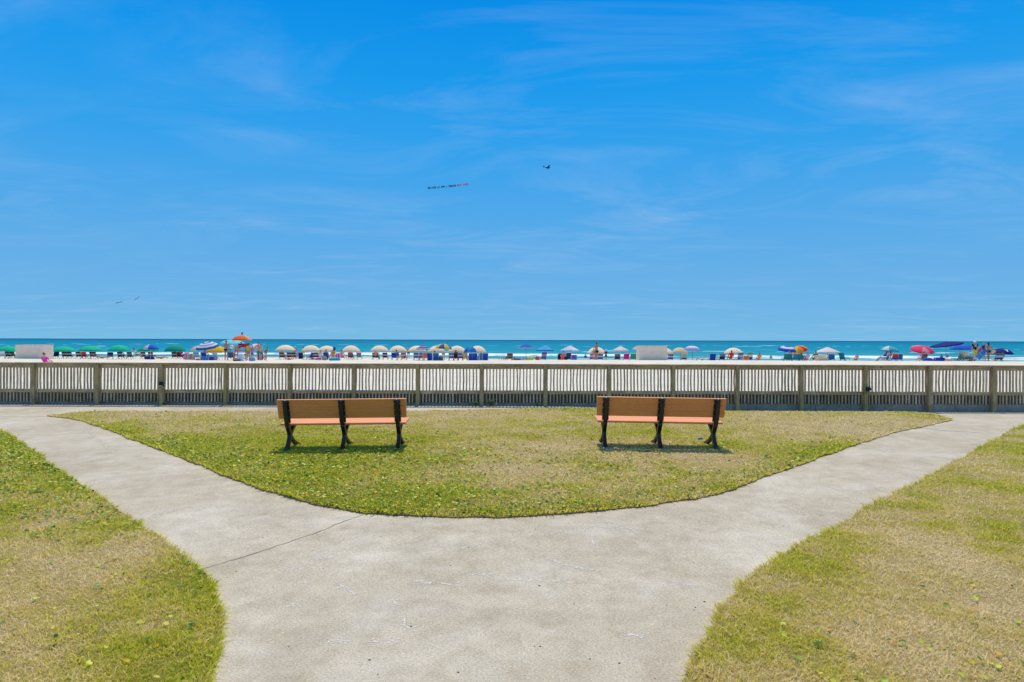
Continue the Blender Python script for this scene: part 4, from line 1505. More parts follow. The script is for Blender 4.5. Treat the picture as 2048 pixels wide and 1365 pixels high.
umbrella(1892, 683.5, 690, 58, 57, [(.015, .025, .22)], 'large tilted navy umbrella', tilt=-10, pole=m_wpole, style='cone')
umbrella(1924, 687.5, 699, 44, 60, [(.03, .14, .55), (.04, .18, .62)], 'royal blue umbrella right of the large navy one')
umbrella(2003, 697, 708, 40, 60, [(.012, .025, .20)], 'navy umbrella with a small white emblem, far right')
for o in list(bpy.data.objects):                      # the emblem printed on it: a pale horned mark
    if o.get("label", "").startswith('navy umbrella with a small white'):
        top = at(2003, 697, 60); dz = top.z - o.location.z
        mb = MB(); Rr = 20 * 60 / F; h = 11 * 60 / F
        def on(u, t):
            a = t * R(62); rad = Rr * math.sin(a) / math.sin(R(62)); zz = -h * (1 - math.cos(a)) / (1 - math.cos(R(62)))
            b = -math.pi / 2 + u
            return Vector((rad * math.cos(b), rad * math.sin(b) - .012, zz + dz + .02))
        pts = [(-.34, .47), (-.22, .57), (-.1, .58), (-.09, .74), (0, .80), (.09, .74), (.1, .58), (.22, .57), (.34, .47), (.16, .48), (0, .50), (-.16, .48)]
        mb.add([on(*q) for q in pts] + [on(*q) + Vector((0, .01, 0)) for q in pts], [(0, 1, 2, 11), (2, 3, 4, 10), (2, 10, 11), (4, 5, 6, 10), (6, 7, 8, 9), (6, 9, 10)])
        mb.build('emblem', fabric(WH, .1), o)
# the dark pennant over the lifeguard umbrella, the blue one by the beige umbrella
def flag(px, ytop, ybot, d, col, label, w=.22, pole_to=None, col2=None):
    t = at(px, ytop, d); b = at(px, ybot, d)
    root = empty('flag', (t.x, d, b.z if pole_to is None else float(sand_z(t.x, d)))); tag(root, label, 'flag')
    zt = t.z - root.location.z; zb = b.z - root.location.z
    mb = MB(); mb.tube([(0, 0, 0), (0, 0, zt)], .012, 6); mb.build('staff', m_dpole, root)
    mb = MB(); hh = (zt - zb) * .62; vs = []; fs = []; ms = []
    for i in range(7):
        u = i / 6
        for q in (0, .5, 1):
            vs.append((-.01 - w * u * (1 - .15 * q), .03 * math.sin(u * 6), zt - .02 - hh * q - .06 * u))
    for i in range(6):
        for q in range(2):
            a = 3 * i + q; fs.append((a, a + 3, a + 4, a + 1)); ms.append(q if col2 else 0)
    mb.add(vs, fs, ms); mb.build('pennant', [fabric(col, .15), fabric(col2 or col, .15)], root)


flag(485.5, 664, 671, 57, (.22, .02, .12), 'small dark red flag flying over the orange umbrella', .12)
flag(671, 694, 716, 71, (.02, .03, .35), 'small blue and yellow flag by a beige umbrella', .26, True, YE)

# ------------------------------------------------------------------ chairs (px, depth, yaw, colours bottom to top, label, options)
NT = [NV, TN, NV]
RBT = [RB, (.66, .58, .46), RB]
CH = [
 (4, 69, 30, [(.5, .55, .65), WH], 'white and blue chair at the left edge of the beach', dict(frame=m_alu)),
 (19, 70, 0, NT, 'navy and tan chair under the leftmost green umbrella, left of two', {}),
 (28, 70.5, 0, NT, 'navy and tan chair under the leftmost green umbrella, against the storage box', {}),
 (110, 70, 62, [NV], 'navy chair turned sideways against the left storage box', {}),
 (132, 70, 0, NT, 'navy and tan chair under the second green umbrella, left of two', {}),
 (142, 70, 0, NT, 'navy and tan chair under the second green umbrella, right of two', {}),
 (160, 69, 0, NT, 'navy and tan chair left of the red towel chair', {}),
 (171, 68, 0, [NV, RD_, RD_], 'chair with a red towel over its back, under the third green umbrella', {}),
 (189, 69, 0, [NV, TN, (.5, .3, .3), NV], 'navy and tan chair right of the red towel chair', dict(w=.68)),
 (220, 68, 35, [(.12, .2, .42), NV], 'blue chair turned half sideways left under the fourth green umbrella', dict(frame=m_alu, hb=.68)),
 (243, 68, 0, [NV, (.45, .5, .6), NV], 'navy and grey chair under the fourth green umbrella', {}),
 (262, 67, 0, [NV, (.1, .3, .2), NV], 'navy chair right of the fourth green umbrella', {}),
 (289, 70, 0, NT, 'navy and tan chair under the overlapping blue and green umbrellas, left of two', {}),
 (304, 70, 0, NT, 'navy and tan chair under the overlapping blue and green umbrellas, right of two', {}),
 (351, 69, 0, NT, 'navy and tan chair under the rightmost green umbrella', {}),
 (361, 69.5, 0, [NV, (.45, .02, .08), NV], 'navy chair with a dark red back under the rightmost green umbrella', {}),
 (395, 64, 0, [(.2, .42, .62), (.35, .55, .7), (.15, .3, .55)], 'light blue print chair left of the bikini woman, under the peach umbrella', dict(frame=m_alu)),
 (410, 63, 0, [RB, RB], 'royal blue chair with a seated tanned person, under the striped umbrella', dict(frame=m_alu)),
 (434, 62, -15, [(.45, .6, .72), (.62, .72, .78)], 'pale blue and white chair in front of the yellow umbrella', dict(frame=m_alu, solid=True)),
 (460, 63, 40, [(.03, .07, .2)], 'dark blue chair just right of the bikini woman', dict(frame=m_alu)),
 (523, 64, 0, [(.02, .09, .42), NV], 'navy chair by the shirtless man in white shorts', dict(solid=True)),
 (565, 70, 0, NT, 'navy and tan chair holding a person, left beneath the umbrella by the woman in black', {}),
 (580, 70, 0, NT, 'navy and tan chair, middle under the beige umbrella by the woman in black', {}),
 (589, 71, 0, [NV, (.5, .5, .55), NV], 'navy chair by the person in pink with a straw hat', {}),
 (597, 78, 0, [(.1, .45, .6)], 'small light blue chair left of the woman in black', dict(frame=m_alu)),
 (603, 76, 0, [NV], 'plain navy chair beside the woman in black', dict(solid=True)),
 (617, 66, 72, [RB], 'royal blue reclining chair seen from the side, under the beige umbrella', dict(lean=35)),
 (631, 71, 0, NT, 'wide navy and tan chair under the beige umbrella right of the woman in black', dict(w=.8)),
 (653, 69, 0, [RB, RB], 'royal blue chair with a person in a blue shirt', dict(solid=True)),
 (702, 71, 0, [NV, (.25, .4, .3), NV], 'navy and green chair under the lone beige umbrella', {}),
 (719, 72, 0, [(.1, .45, .3), (.15, .25, .6), (.7, .15, .35)], 'green, blue and pink chair right of the lone beige umbrella', dict(frame=m_alu)),
 (752, 71, 0, NT, 'navy and tan chair with a person, left of two', dict(w=.68)),
 (771, 71, 0, NT, 'navy and tan chair, right of two under the beige umbrella', {}),
 (789, 68, 0, [RB, NV], 'royal blue chair left under the beige umbrella of the shirtless man', {}),
 (808, 68, 0, [NV, (.6, .6, .58), (.55, .03, .05)], 'navy, white and red chair left of the shirtless man in navy shorts', {}),
 (833, 68, 0, RBT, 'blue and tan chair left of two under the purple striped umbrella', {}),
 (844, 68, 0, RBT, 'blue and tan chair right of two under the purple striped umbrella', {}),
 (851, 67.5, 0, [(.85, .22, .13)], 'orange towelled chair beside the blue and tan pair', {}),
 (861, 66, -10, [RB], 'royal blue chair, upright, right of the orange one', dict(solid=True)),
 (871, 64, 15, [(.02, .14, .5)], 'royal blue chair leaning, in front of the multicolour umbrella', dict(solid=True, lean=30)),
 (903, 68, 0, RBT, 'blue and tan chair left of three under the beige umbrella', {}),
 (912, 68.5, 0, [(.02, .02, .03), (.1, .08, .06)], 'black chair between two blue and tan ones', {}),
 (921, 68, 0, RBT, 'blue and tan chair right of three under the beige umbrella', {}),
 (930, 67, 0, [NV, TN, TN], 'tan chair with a dark haired person beside the blue umbrella', {}),
 (941, 64, 20, [(.03, .1, .5)], 'royal blue chair under the bright blue umbrella, left of two', dict(solid=True)),
 (950, 64, 0, [RB], 'royal blue chair under the bright blue umbrella, right of two', dict(solid=True)),
 (970, 65, 12, [RB], 'royal blue chair at the right end of the beige umbrella row', dict(solid=True)),
 (1008, 62, 65, [(.02, .06, .3)], 'navy reclining chair alone, seen from the side', dict(lean=42, hb=.7)),
 (1020, 61, 0, [(.14, .13, .08), (.3, .22, .1), (.12, .06, .16)], 'dark flowered chair right of the navy recliner', dict(lean=25)),
 (1086, 64, 20, [(.3, .22, .5), (.6, .55, .68), (.2, .15, .4)], 'purple and white print chair under the light blue umbrella', dict(frame=m_alu, hb=.9)),
 (1135, 63, 15, [(.02, .08, .2)], 'dark navy chair under the white patterned umbrella', dict(frame=m_alu, hb=.85)),
 (1185, 66, 0, RBT, 'blue and tan chair left of the woman with the hair bun', {}),
 (1200, 66, 0, RBT, 'blue and tan chair right of the woman with the hair bun', {}),
 (1234, 62, 0, [(.05, .05, .06), (.2, .2, .24)], 'dark grey chair under the pale pink umbrella', dict(frame=m_alu)),
 (1251.5, 60, 5, [(.68, .02, .30)], 'magenta chair left of the right storage box', dict(frame=m_alu)),
 (1266, 60, -5, [(.02, .40, .18)], 'green chair left of the right storage box', dict(frame=m_alu)),
 (1340, 66, 0, RBT, 'blue and tan chair against the right storage box', {}),
 (1367, 65, 0, [RB, (.35, .5, .25), TN, (.2, .55, .55)], 'tan and green chair under the beige umbrella with the orange panel', {}),
 (1402, 61, 70, [(.02, .12, .5)], 'royal blue recliner seen from the side beside the lilac umbrella', dict(lean=45, hb=.65)),
 (1424, 61, 0, [(.02, .09, .5)], 'round backed royal blue chair alone on the berm', dict(solid=True, frame=m_dpole)),
 (1442, 60, 12, [(.02, .03, .14), (.2, .22, .3)], 'dark navy chair left of the person in red', dict(frame=m_dpole)),
 (1479, 63, 0, [RB, TN, (.02, .2, .6)], 'blue and tan chair right of the person in red', dict(hb=.9)),
 (1490, 61, 5, [(.8, .2, .02)], 'orange chair between the blue and the green ones', dict(frame=m_alu, hb=.6)),
 (1498, 64, -5, [RB, (.7, .7, .6), (.1, .5, .3)], 'white and green topped chair right of the orange one', dict(hb=.95)),
 (1574, 60, 0, [(.02, .26, .24)], 'dark teal chair left of three under the blue and red umbrellas', dict(frame=m_dpole, w=.75)),
 (1590, 60, 10, [(.02, .32, .46)], 'bright teal chair in the middle under the red and yellow umbrella', dict(frame=m_dpole, w=.72)),
 (1604, 60, -8, [(.02, .30, .32)], 'teal chair right under the red and yellow umbrella', dict(frame=m_dpole, w=.7, hb=.6)),
 (1663, 59, -25, [(.02, .16, .46)], 'blue chair under the white market umbrella', dict(frame=m_alu)),
 (1688, 59, -65, [(.02, .28, .36)], 'teal slatted chair alone, seen from the side', dict(frame=plain('teal_paint', (.02, .28, .34), .5, .4), hb=.85)),
 (1769, 58, 40, [(.04, .12, .36), (.3, .36, .5)], 'navy striped chair left of the man in the navy shirt', dict(frame=m_alu)),
 (1787, 58, 0, [RB, RD_, (.8, .06, .03)], 'red topped chair right of the man in the navy shirt', dict(frame=m_alu)),
 (1797, 58, -15, [(.03, .15, .36)], 'dark blue chair right of the red topped one', dict(frame=m_alu)),
 (1845, 58, 0, [(.12, .25, .2), (.45, .1, .1)], 'green and red chair under the pink red umbrella', dict(frame=m_alu)),
 (1915, 57, 30, [(.05, .28, .26), (.1, .3, .2)], 'green chair under the royal blue umbrella', dict(frame=m_alu)),
 (1924, 57, -10, [(.35, .62, .12), (.75, .8, .6)], 'lime and white chair under the royal blue umbrella', dict(frame=m_alu, hb=.9, w=.8)),
 (1934, 56, 0, [(.35, .18, .3), (.5, .4, .5)], 'mauve low chair left of the man in lime shorts', dict(frame=m_alu, hb=.55, w=.75)),
 (1993, 57, 10, [(.03, .10, .16), (.5, .55, .6), (.05, .16, .2)], 'dark chair with a white print under the rightmost navy umbrella', dict(frame=m_dpole, w=.8)),
]
for px, d, yaw, cols, lab, op in CH:
    chair(px, d, yaw, cols, lab, **op)

# ------------------------------------------------------------------ people
BRN = (.10, .045, .02); BLK = (.012, .01, .01); BLD = (.42, .28, .12); GRY = (.4, .38, .36); AUB = (.22, .07, .03)
person(92, 45, 1.66, 'sit', 0, 'fair', (.2, .1, .035), (.9, .06, .45), (.5, .1, .3), 'person in pink, hair tied up, sitting before the left storage box', bun=True, z=-.20, hs=1.25)
person(271, 66, 1.60, 'sit', -20, 'tan', BLK, (.62, .6, .6), (.02, .3, .3), 'seated man in a white shirt and teal shorts, dark hair', z=-.1)
person(243, 68, 1.65, 'sit', 0, 'fair', BRN, (.5, .55, .6), NV, 'person in a pale shirt sitting under the fourth green umbrella')
person(351, 69, 1.65, 'sit', 0, 'tan', BRN, None, RD_, 'tanned shirtless person sitting under the rightmost green umbrella')
person(362, 69, 1.65, 'sit', 0, 'tan', BRN, (.5, .03, .1), NV, 'person in a dark red shirt sitting under the rightmost green umbrella')
person(411, 63, 1.75, 'sit', 10, 'tan', BLK, None, (.05, .1, .4), 'tanned dark haired person in the royal blue chair left of the bikini woman')
person(452.5, 54, 1.68, 'stand', 0, 'tan', BRN, None, NV, 'tanned woman in a navy bikini, hair up, standing left of the lifeguard stand', arms='front', suit=NV, bun=True)
person(460, 62, 1.65, 'sit', 30, 'tan', BRN, (.03, .1, .25), NV, 'dark haired person sitting just right of the bikini woman')
person(497, 55, 1.45, 'stand', 170, 'tan', BLK, (.75, .5, .08), (.35, .3, .22), 'person in a yellow top and dark cap by the lifeguard stand', arms='hip', hat=((.02, .02, .05), 'cap'))
person(504.5, 57, 1.35, 'stand', 0, 'pink', BRN, (.3, .35, .6), (.12, .16, .5), 'child in blue right of the yellow topped person')
person(517, 54.5, 1.58, 'stand', 10, 'pink', BRN, None, (.0, .36, .18), 'shirtless man in green shorts right of the lifeguard stand', arms='hip')
person(522, 60, 1.55, 'stand', -40, 'fair', BRN, (.55, .58, .75), (.1, .1, .35), 'person in a pale blue top behind the shirtless men')
person(531, 60, 1.32, 'bend', -30, 'tan', BLK, None, (.72, .72, .74), 'shirtless boy in white shorts stooping by the navy chair')
person(565, 70, 1.65, 'sit', 0, 'pink', BLK, None, NV, 'sunburnt person sitting under the first beige umbrella')
person(590, 74, 1.42, 'stand', 0, 'fair', BRN, (.85, .04, .35), (.6, .6, .65), 'person in a pink shirt and straw hat beside the first beige umbrella', hat=((.72, .58, .3), 'brim'))
person(607, 92, 1.58, 'stand', 20, 'fair', BLK, None, 'one', 'woman in a black swimsuit standing alone between two beige umbrellas', suit=(.012, .012, .015), arms='hip', long=True)
person(632, 66, 1.6, 'lie', 10, 'pink', BRN, None, (.8, .35, .45), 'sunbather lying on the sand under the second beige umbrella', suit=(.7, .2, .4))
person(642, 68, 1.65, 'sit', 0, 'fair', GRY, (.62, .66, .64), (.3, .35, .4), 'grey haired person sitting beside the royal blue chair')
person(653, 69, 1.7, 'sit', 0, 'fair', BLK, (.02, .12, .5), NV, 'person in a blue shirt sitting in the royal blue chair')
person(666, 68, 1.65, 'sit', 15, 'tan', BRN, (.7, .25, .03), TN, 'person in an orange top sitting beside the pink striped towel')
person(685, 68, 1.65, 'sit', -10, 'fair', BLK, None, (.8, .06, .3), 'dark haired person in pink swimwear sitting right of the pink towel', suit=(.8, .06, .3))
person(702, 70, 1.6, 'sit', 0, 'tan', AUB, (.5, .08, .18), NV, 'person in a dark pink top under the lone beige umbrella')
person(752, 70.5, 1.7, 'sit', 0, 'pink', BLK, None, NV, 'person sitting under the beige umbrella of the pair of navy chairs')
person(796, 66, 1.7, 'sit', -40, 'tan', BLK, (.05, .1, .4), TN, 'person with bare legs sitting left of the navy, white and red chair')
person(817, 86, 1.66, 'stand', 15, 'pink', BRN, None, (.04, .1, .2), 'shirtless man in navy shorts standing beyond the beige umbrellas', arms='hip')
person(887, 72, 1.5, 'stand', 0, 'pink', AUB, None, (.55, .05, .08), 'shirtless person in red shorts under the multicolour umbrella')
person(870, 67, 1.6, 'sit', 0, 'tan', BLK, (.1, .08, .1), NV, 'dark haired person behind the leaning royal blue chair')
person(912, 68, 1.7, 'sit', 0, 'dark', BLK, (.03, .03, .03), NV, 'person in black sitting between the two blue and tan chairs')
person(930, 66, 1.7, 'sit', 0, 'tan', BLK, (.68, .5, .3), YE, 'person with dark hair in a tan top beside the bright blue umbrella')
person(1043, 60, 1.6, 'lie', 10, 'tan', AUB, (.3, .06, .1), (.2, .3, .55), 'person reclining on the sand under the blue umbrella with the pale edge')
person(1126, 61, 1.55, 'sit', 0, 'pink', AUB, (.7, .16, .16), RD_, 'person in red sitting in front of the black pop up shade')
person(1193, 58, 1.68, 'walk', 15, 'tan', BRN, None, BLK, 'woman with a high hair bun, dark bikini top and black shorts', arms='up', suit=(.02, .02, .03), bun=True)
person(1187.5, 59, 1.15, 'stand', 0, 'pink', BRN, (.75, .16, .3), (.8, .5, .55), 'child in pink beside the woman with the hair bun')
person(1212, 60, 1.14, 'stand', 160, 'fair', GRY, (.012, .03, .14), (.015, .015, .02), 'boy in a navy shirt, black shorts and white cap', hat=((.75, .75, .72), 'cap'), arms='front')
person(1462, 60, 1.6, 'sit', 0, 'dark', BLK, (.8, .03, .03), RD_, 'person in a bright red shirt under the lone right beige umbrella', z=-.05)
person(1518, 59, 1.35, 'sit', 0, 'tan', NV, (.8, .3, .03), (.75, .06, .3), 'child in orange and pink sitting on the berm')
person(1577, 60, 1.6, 'sit', 0, 'fair', BLD, (.5, .4, .3), TN, 'blond person in the dark teal chair')
person(1588, 62, 1.65, 'sit', 0, 'fair', BLK, (.7, .7, .7), NV, 'dark haired person in a white shirt in the bright teal chair')
person(1602.5, 68, 1.5, 'stand', -20, 'fair', BLK, (.012, .012, .015), (.02, .02, .02), 'person in a black shirt standing under the red and yellow umbrella', arms='up')
person(1614.5, 59, 1.4, 'sit', 0, 'fair', AUB, (.55, .5, .65), (.3, .05, .2), 'red haired child sitting right of the teal chairs', z=-.05)
person(1630, 59.5, 1.6, 'sit', 0, 'tan', NV, (.35, .2, .15), NV, 'person with a navy cap at the left end of the folded loungers')
person(1662, 60, 1.6, 'sit', 0, 'tan', BRN, (.05, .14, .4), NV, 'person sitting under the white market umbrella')
person(1713, 64, 1.35, 'sit', 0, 'pink', BRN, None, (.3, .1, .1), 'sunburnt child sitting alone near the waterline right of the teal chair')
person(1769, 59, 1.6, 'sit', 30, 'dark', BLK, (.04, .1, .3), NV, 'dark haired person in the navy striped chair')
person(1780, 65, 1.62, 'stand', 0, 'tan', BRN, (.015, .05, .24), (.4, .22, .15), 'man in a navy shirt standing under the cyan and white umbrella')
person(1845, 58.5, 1.55, 'sit', 0, 'pink', AUB, (.55, .2, .2), RD_, 'person sitting under the pink red umbrella')
person(1950, 54, 1.68, 'stand', -5, 'fair', GRY, (.015, .02, .03), (.50, .68, .02), 'man in a black shirt, lime shorts and white cap', hat=((.78, .76, .70), 'cap'))
person(1968.5, 54.5, 1.60, 'walk', 20, 'fair', GRY, (.02, .08, .36), (.015, .03, .40), 'grey haired man in blue walking with boards', arms='front')
person(1977, 54, 1.58, 'walk', -10, 'tan', BLK, None, (.015, .03, .2), 'dark haired woman in a dark bikini beside the grey haired man', arms='hip', suit=(.03, .015, .03), long=True)
person(2003, 57, 1.5, 'sit', 0, 'tan', BLK, (.3, .12, .2), NV, 'dark haired person sitting under the rightmost navy umbrella')
person(1542, 104, 1.6, 'stand', 0, 'tan', BRN, None, NV, 'bather standing waist deep in the sea left of the blue umbrella', z=-1.95)
person(1171, 104, 1.6, 'stand', 0, 'dark', BLK, None, NV, 'distant bather in the shallow water left of the woman with the bun', z=-1.95)
person(1883, 103, 1.7, 'stand', 0, 'tan', BLK, None, RD_, 'bather in the surf below the large navy umbrella', z=-1.85)
person(322, 72, 1.65, 'lie', 5, 'fair', BRN, None, (.5, .4, .35), 'sunbather lying on the sand left of the rightmost green umbrella', suit=(.5, .35, .3))
person(205, 74, 1.65, 'lie', 0, 'pink', BRN, None, (.6, .3, .25), 'sunbather lying on the sand between the third and fourth green umbrellas', suit=(.5, .2, .2))

# ------------------------------------------------------------------ other things on the sand
bag(299, 67, (1.0, .5, .32), (.03, .04, .16), 'low dark blue bag under the overlapping blue and green umbrellas')
towel(373, 66, .52, .74, [(.85, .22, .45), (.85, .5, .6)], 'pink towel hung over a low rest right of the green umbrellas')
towel(381, 65, .9, .62, [(.8, .1, .35), (.9, .6, .1), (.1, .6, .5), (.85, .3, .4)], 'rainbow striped towel right of the plain pink one', 15)
cooler(409.5, 58, (.62, .4, .32), (.02, .16, .5), (.03, .3, .6), 'low blue cooler in front of the tanned seated person')
bag(421, 60, (.6, .4, .36), (.06, .06, .22), 'dark violet bag left of the pale blue chair')
bag(396, 60, (.4, .3, .16), (.7, .08, .08), 'small red bag on the sand under the peach umbrella')
bag(482, 53, (.55, .4, .62), (.72, .76, .82), 'white and blue bag in front of the lifeguard stand')
bag(473, 52.5, (.5, .35, .14), (.02, .02, .02), 'flat black bag at the foot of the lifeguard stand')
bag(504, 53.5, (.5, .4, .3), (.2, .35, .55), 'blue bag beside the yellow topped person')
bag(649, 65, (.5, .4, .36), (.35, .34, .3), 'black and white bag before the royal blue chair')
towel(676, 65.5, .46, .72, [(.82, .05, .30), (.85, .45, .55)], 'pink striped towel hung up by the small blue flag')
bag(669, 63, (1.1, .6, .26), (.02, .38, .56), 'cyan float lying in front of the pink striped towel', cat='float', name='float_ring')
bag(638, 65, (.4, .4, .3), (.75, .2, .5), 'small pink bag beside the grey haired person')
bag(578, 66, (.35, .3, .2), (.8, .13, .06), 'small orange bag under the first beige umbrella')
bag(881, 64, (.5, .4, .42), (.10, .13, .14), 'dark bag behind the person in red shorts')
towel(962, 65, .58, .82, [(.05, .35, .42), (.6, .65, .62), (.1, .25, .4)], 'teal and white print towel hung under the last beige umbrella')
bag(1029, 60, (.7, .4, .28), (.3, .25, .4), 'striped purple bag right of the dark flowered chair')
cooler(1060, 60, (.55, .38, .42), (.55, .65, .05), (.75, .75, .1), 'lime yellow cooler under the blue umbrella')
bag(1075, 61, (.4, .3, .5), (.75, .10, .05), 'red beach bag left of the purple print chair')
bag(1087, 58.5, (.35, .3, .14), (.25, .65, .05), 'small lime bag in front of the purple print chair')
cooler(1148, 60, (.45, .38, .62), (.02, .14, .52), (.62, .03, .04), 'blue cooler with a red lid')
cooler(1879, 56.5, (.75, .45, .40), (.015, .06, .5), (.03, .10, .6), 'wide royal blue cooler below the large navy umbrella')
bag(1855, 56.5, (.75, .5, .36), (.02, .12, .42), 'dark blue slumped bag left of the wide blue cooler')
bag(1866, 57, (.5, .4, .3), (.25, .32, .42), 'grey bag between the slumped blue bag and the cooler')
bag(1897, 55.5, (.55, .5, .14), (.85, .22, .02), 'orange float on the sand right of the wide blue cooler', cat='float', name='float_ring')
bag(1944, 55.5, (.5, .4, .26), (.08, .2, .2), 'dark green bag at the feet of the man in lime shorts')
bag(1985, 55.5, (.2, .2, .24), (.8, .8, .78), 'white bag at the feet of the woman in the dark bikini')

# black pop up shade
c = at(1125, 700, 63); gz = float(sand_z(c.x, 63))
root = empty('shade_tent', (c.x, 63, gz)); tag(root, 'small black pop up shade left of the blue cooler with the red lid', 'shade tent')
mb = MB(); vs = []; fs = []
for i in range(9):
    a = R(-10 + 118 * i / 8)
    for j in range(7):
        x = -.48 + .96 * j / 6; q = math.cos((x) * 1.5) ** .6
        vs.append((x, -.35 * math.cos(a) * q * 1.1, .04 + .78 * max(0, math.sin(a)) * q))
for i in range(8):
    for j in range(6):
        a = 7 * i + j; fs.append((a, a + 1, a + 8, a + 7))
mb.add(vs, fs); mb.build('shell', fabric((.015, .015, .02), .05), root, None, True)
mb = MB(); mb.tube([(-.48, .0, .02), (-.40, .12, .5), (0, .16, .83), (.40, .12, .5), (.48, .0, .02)], .015, 6); mb.build('hoop', m_dpole, root)

# the lifeguard stand
c = at(483.5, 700, 56); gz = float(sand_z(c.x, 56))
root = empty('lifeguard_stand', (c.x, 56, gz)); tag(root, 'orange red wooden lifeguard stand under the orange umbrella', 'lifeguard stand')
m_red = plain('orange_paint', (.72, .10, .03), .55, .3)
for s in (-1, 1):
    mb = MB(); mb.box((s * .48, -.28, .60), (.075, .07, 1.26), rot=(R(-12), R(-s * 6), 0)); mb.build('leg', m_red, root)
    mb = MB(); mb.box((s * .48, .34, .60), (.075, .07, 1.26), rot=(R(12), R(-s * 6), 0)); mb.build('leg', m_red, root)
for zz in (.2, .55, .90):
    mb = MB(); mb.box((0, -.40 + .2 * zz, zz), (1.02 - .1 * zz, .045, .085)); mb.build('rung', m_red, root)
mb = MB(); mb.box((0, .05, 1.16), (.92, .55, .05)); mb.build('seat', m_red, root)
mb = MB(); mb.box((0, .30, 1.34), (.92, .04, .30)); mb.build('backrest', m_red, root)
person(479.5, 55.95, 1.2, 'sit', 150, 'tan', BLK, (.03, .05, .25), (.6, .04, .04), 'lifeguard in dark blue sitting on the orange red stand', z=gz + .86)

# beach ball
c = at(463.5, 694, 53.6)
mb = MB(); mb.ball((0, 0, 0), .15, 0, 16, 10)
for k in range(len(mb.m)): mb.m[k] = (k // 2) % 3 % 2
o = mb.build('beach_ball', [plain('ball_white', (.80, .74, .62), .4, .5), plain('ball_orange', (.75, .42, .22), .4, .5)], None, (c.x, c.y, c.z), True)
tag(o, 'pale beach ball held by the bikini woman', 'ball')

# storage boxes
m_box = plain('box_board', (.96, .74, .57), .75, .25, 0, .06, 2)
m_trim = plain('box_trim', (.82, .52, .42), .7, .25)


def storage(px0, px1, d, depth, ytop, label, hinge):
    a, b = at(px0, 715, d), at(px1, 715, d); wdt = b.x - a.x; cx_ = (a.x + b.x) / 2
    gz = float(min(sand_z(a.x, d), sand_z(b.x, d))) - .03
    h = at((px0 + px1) / 2, ytop, d).z - gz
    root = empty('storage_box', (cx_, d, gz)); tag(root, label, 'storage box', 'pale storage boxes on the beach')
    mb = MB(); mb.box((0, depth / 2, h / 2 - .02), (wdt, depth, h - .04), bev=.01); mb.build('body', m_box, root)
    mb = MB(); mb.box((0, depth / 2, h - .02), (wdt + .05, depth + .06, .045), rot=(0, 0, 0), bev=.008); mb.build('lid', m_trim, root)
    for s in (-1, 1):
        mb = MB(); mb.box((s * (wdt / 2 + .001), .03, h / 2 - .05), (.03, .075, h - .12), bev=.004); mb.build('corner_trim', m_box, root)
    mb = MB(); mb.box((hinge * wdt * .36, -.006, h * .62), (.05, .02, .14), bev=.004); mb.build('latch', m_alu, root)


storage(31, 86, 55, 1.25, 690.3, 'pale beige storage box on the sand at the far left', 1)
storage(1278, 1334, 55, 1.25, 692.4, 'pale beige storage box on the sand right of the magenta and green chairs', -1)

# folded loungers leaning in a row
m_lt = plain('lounger_slat', (.72, .62, .46), .7, .2)
for k in range(8):
    x_px = 1633.5 + k * 2.7
    c = at(x_px, 700, 58.6); gz = float(sand_z(c.x, 58.6))
    root = empty('folded_lounger', (c.x, 58.6, gz))
    tag(root, 'cream folded lounger in the leaning row under the market umbrella', 'lounger', 'folded loungers leaning in a row')
    mb = MB()
    for s in (-1, 1):
        mb.box((-.05, s * .28, .30), (.035, .04, .68), rot=(0, R(-17), 0))
    mb.build('frame', m_lt, root)
    mb = MB()
    for q in range(6):
        zz = .07 + .1 * q
        mb.box((-.05 - math.sin(R(17)) * (zz - .30) - .012, 0, zz), (.02, .54, .07), rot=(0, R(-17), 0))
    mb.build('slats', m_lt, root)

# boards and a ring carried by the group on the right
def board(px, py, d, L, w, cols, label, tilt, yaw):
    c = at(px, py, d)
    vs = []; n = 9; mb = MB()
    for side in (.02, -.02):
        for i in range(n + 1):
            t = i / n; ww = w / 2 * (1 if t < .6 else math.sqrt(max(0, 1 - ((t - .6) / .42) ** 2)))
            vs += [(-ww, side, (t - .5) * L), (ww, side, (t - .5) * L)]
    fs = []; ms = []
    o2 = 2 * (n + 1)
    for i in range(n):
        a = 2 * i
        fs += [(a, a + 1, a + 3, a + 2), (o2 + a + 2, o2 + a + 3, o2 + a + 1, o2 + a), (a, a + 2, o2 + a + 2, o2 + a), (a + 1, o2 + a + 1, o2 + a + 3, a + 3)]
        ms += [0 if i < n * .55 else 1] * 4
    fs += [(0, o2, o2 + 1, 1), (2 * n, 2 * n + 1, o2 + 2 * n + 1, o2 + 2 * n)]; ms += [0, 1]
    mb.add(vs, fs, ms)
    o = mb.build('body_board', [plain('board_foam', q, .5, .4) for q in cols], None, tuple(c)); o.rotation_euler = (0, R(tilt), R(yaw))
    tag(o, label, 'body board', 'body boards')


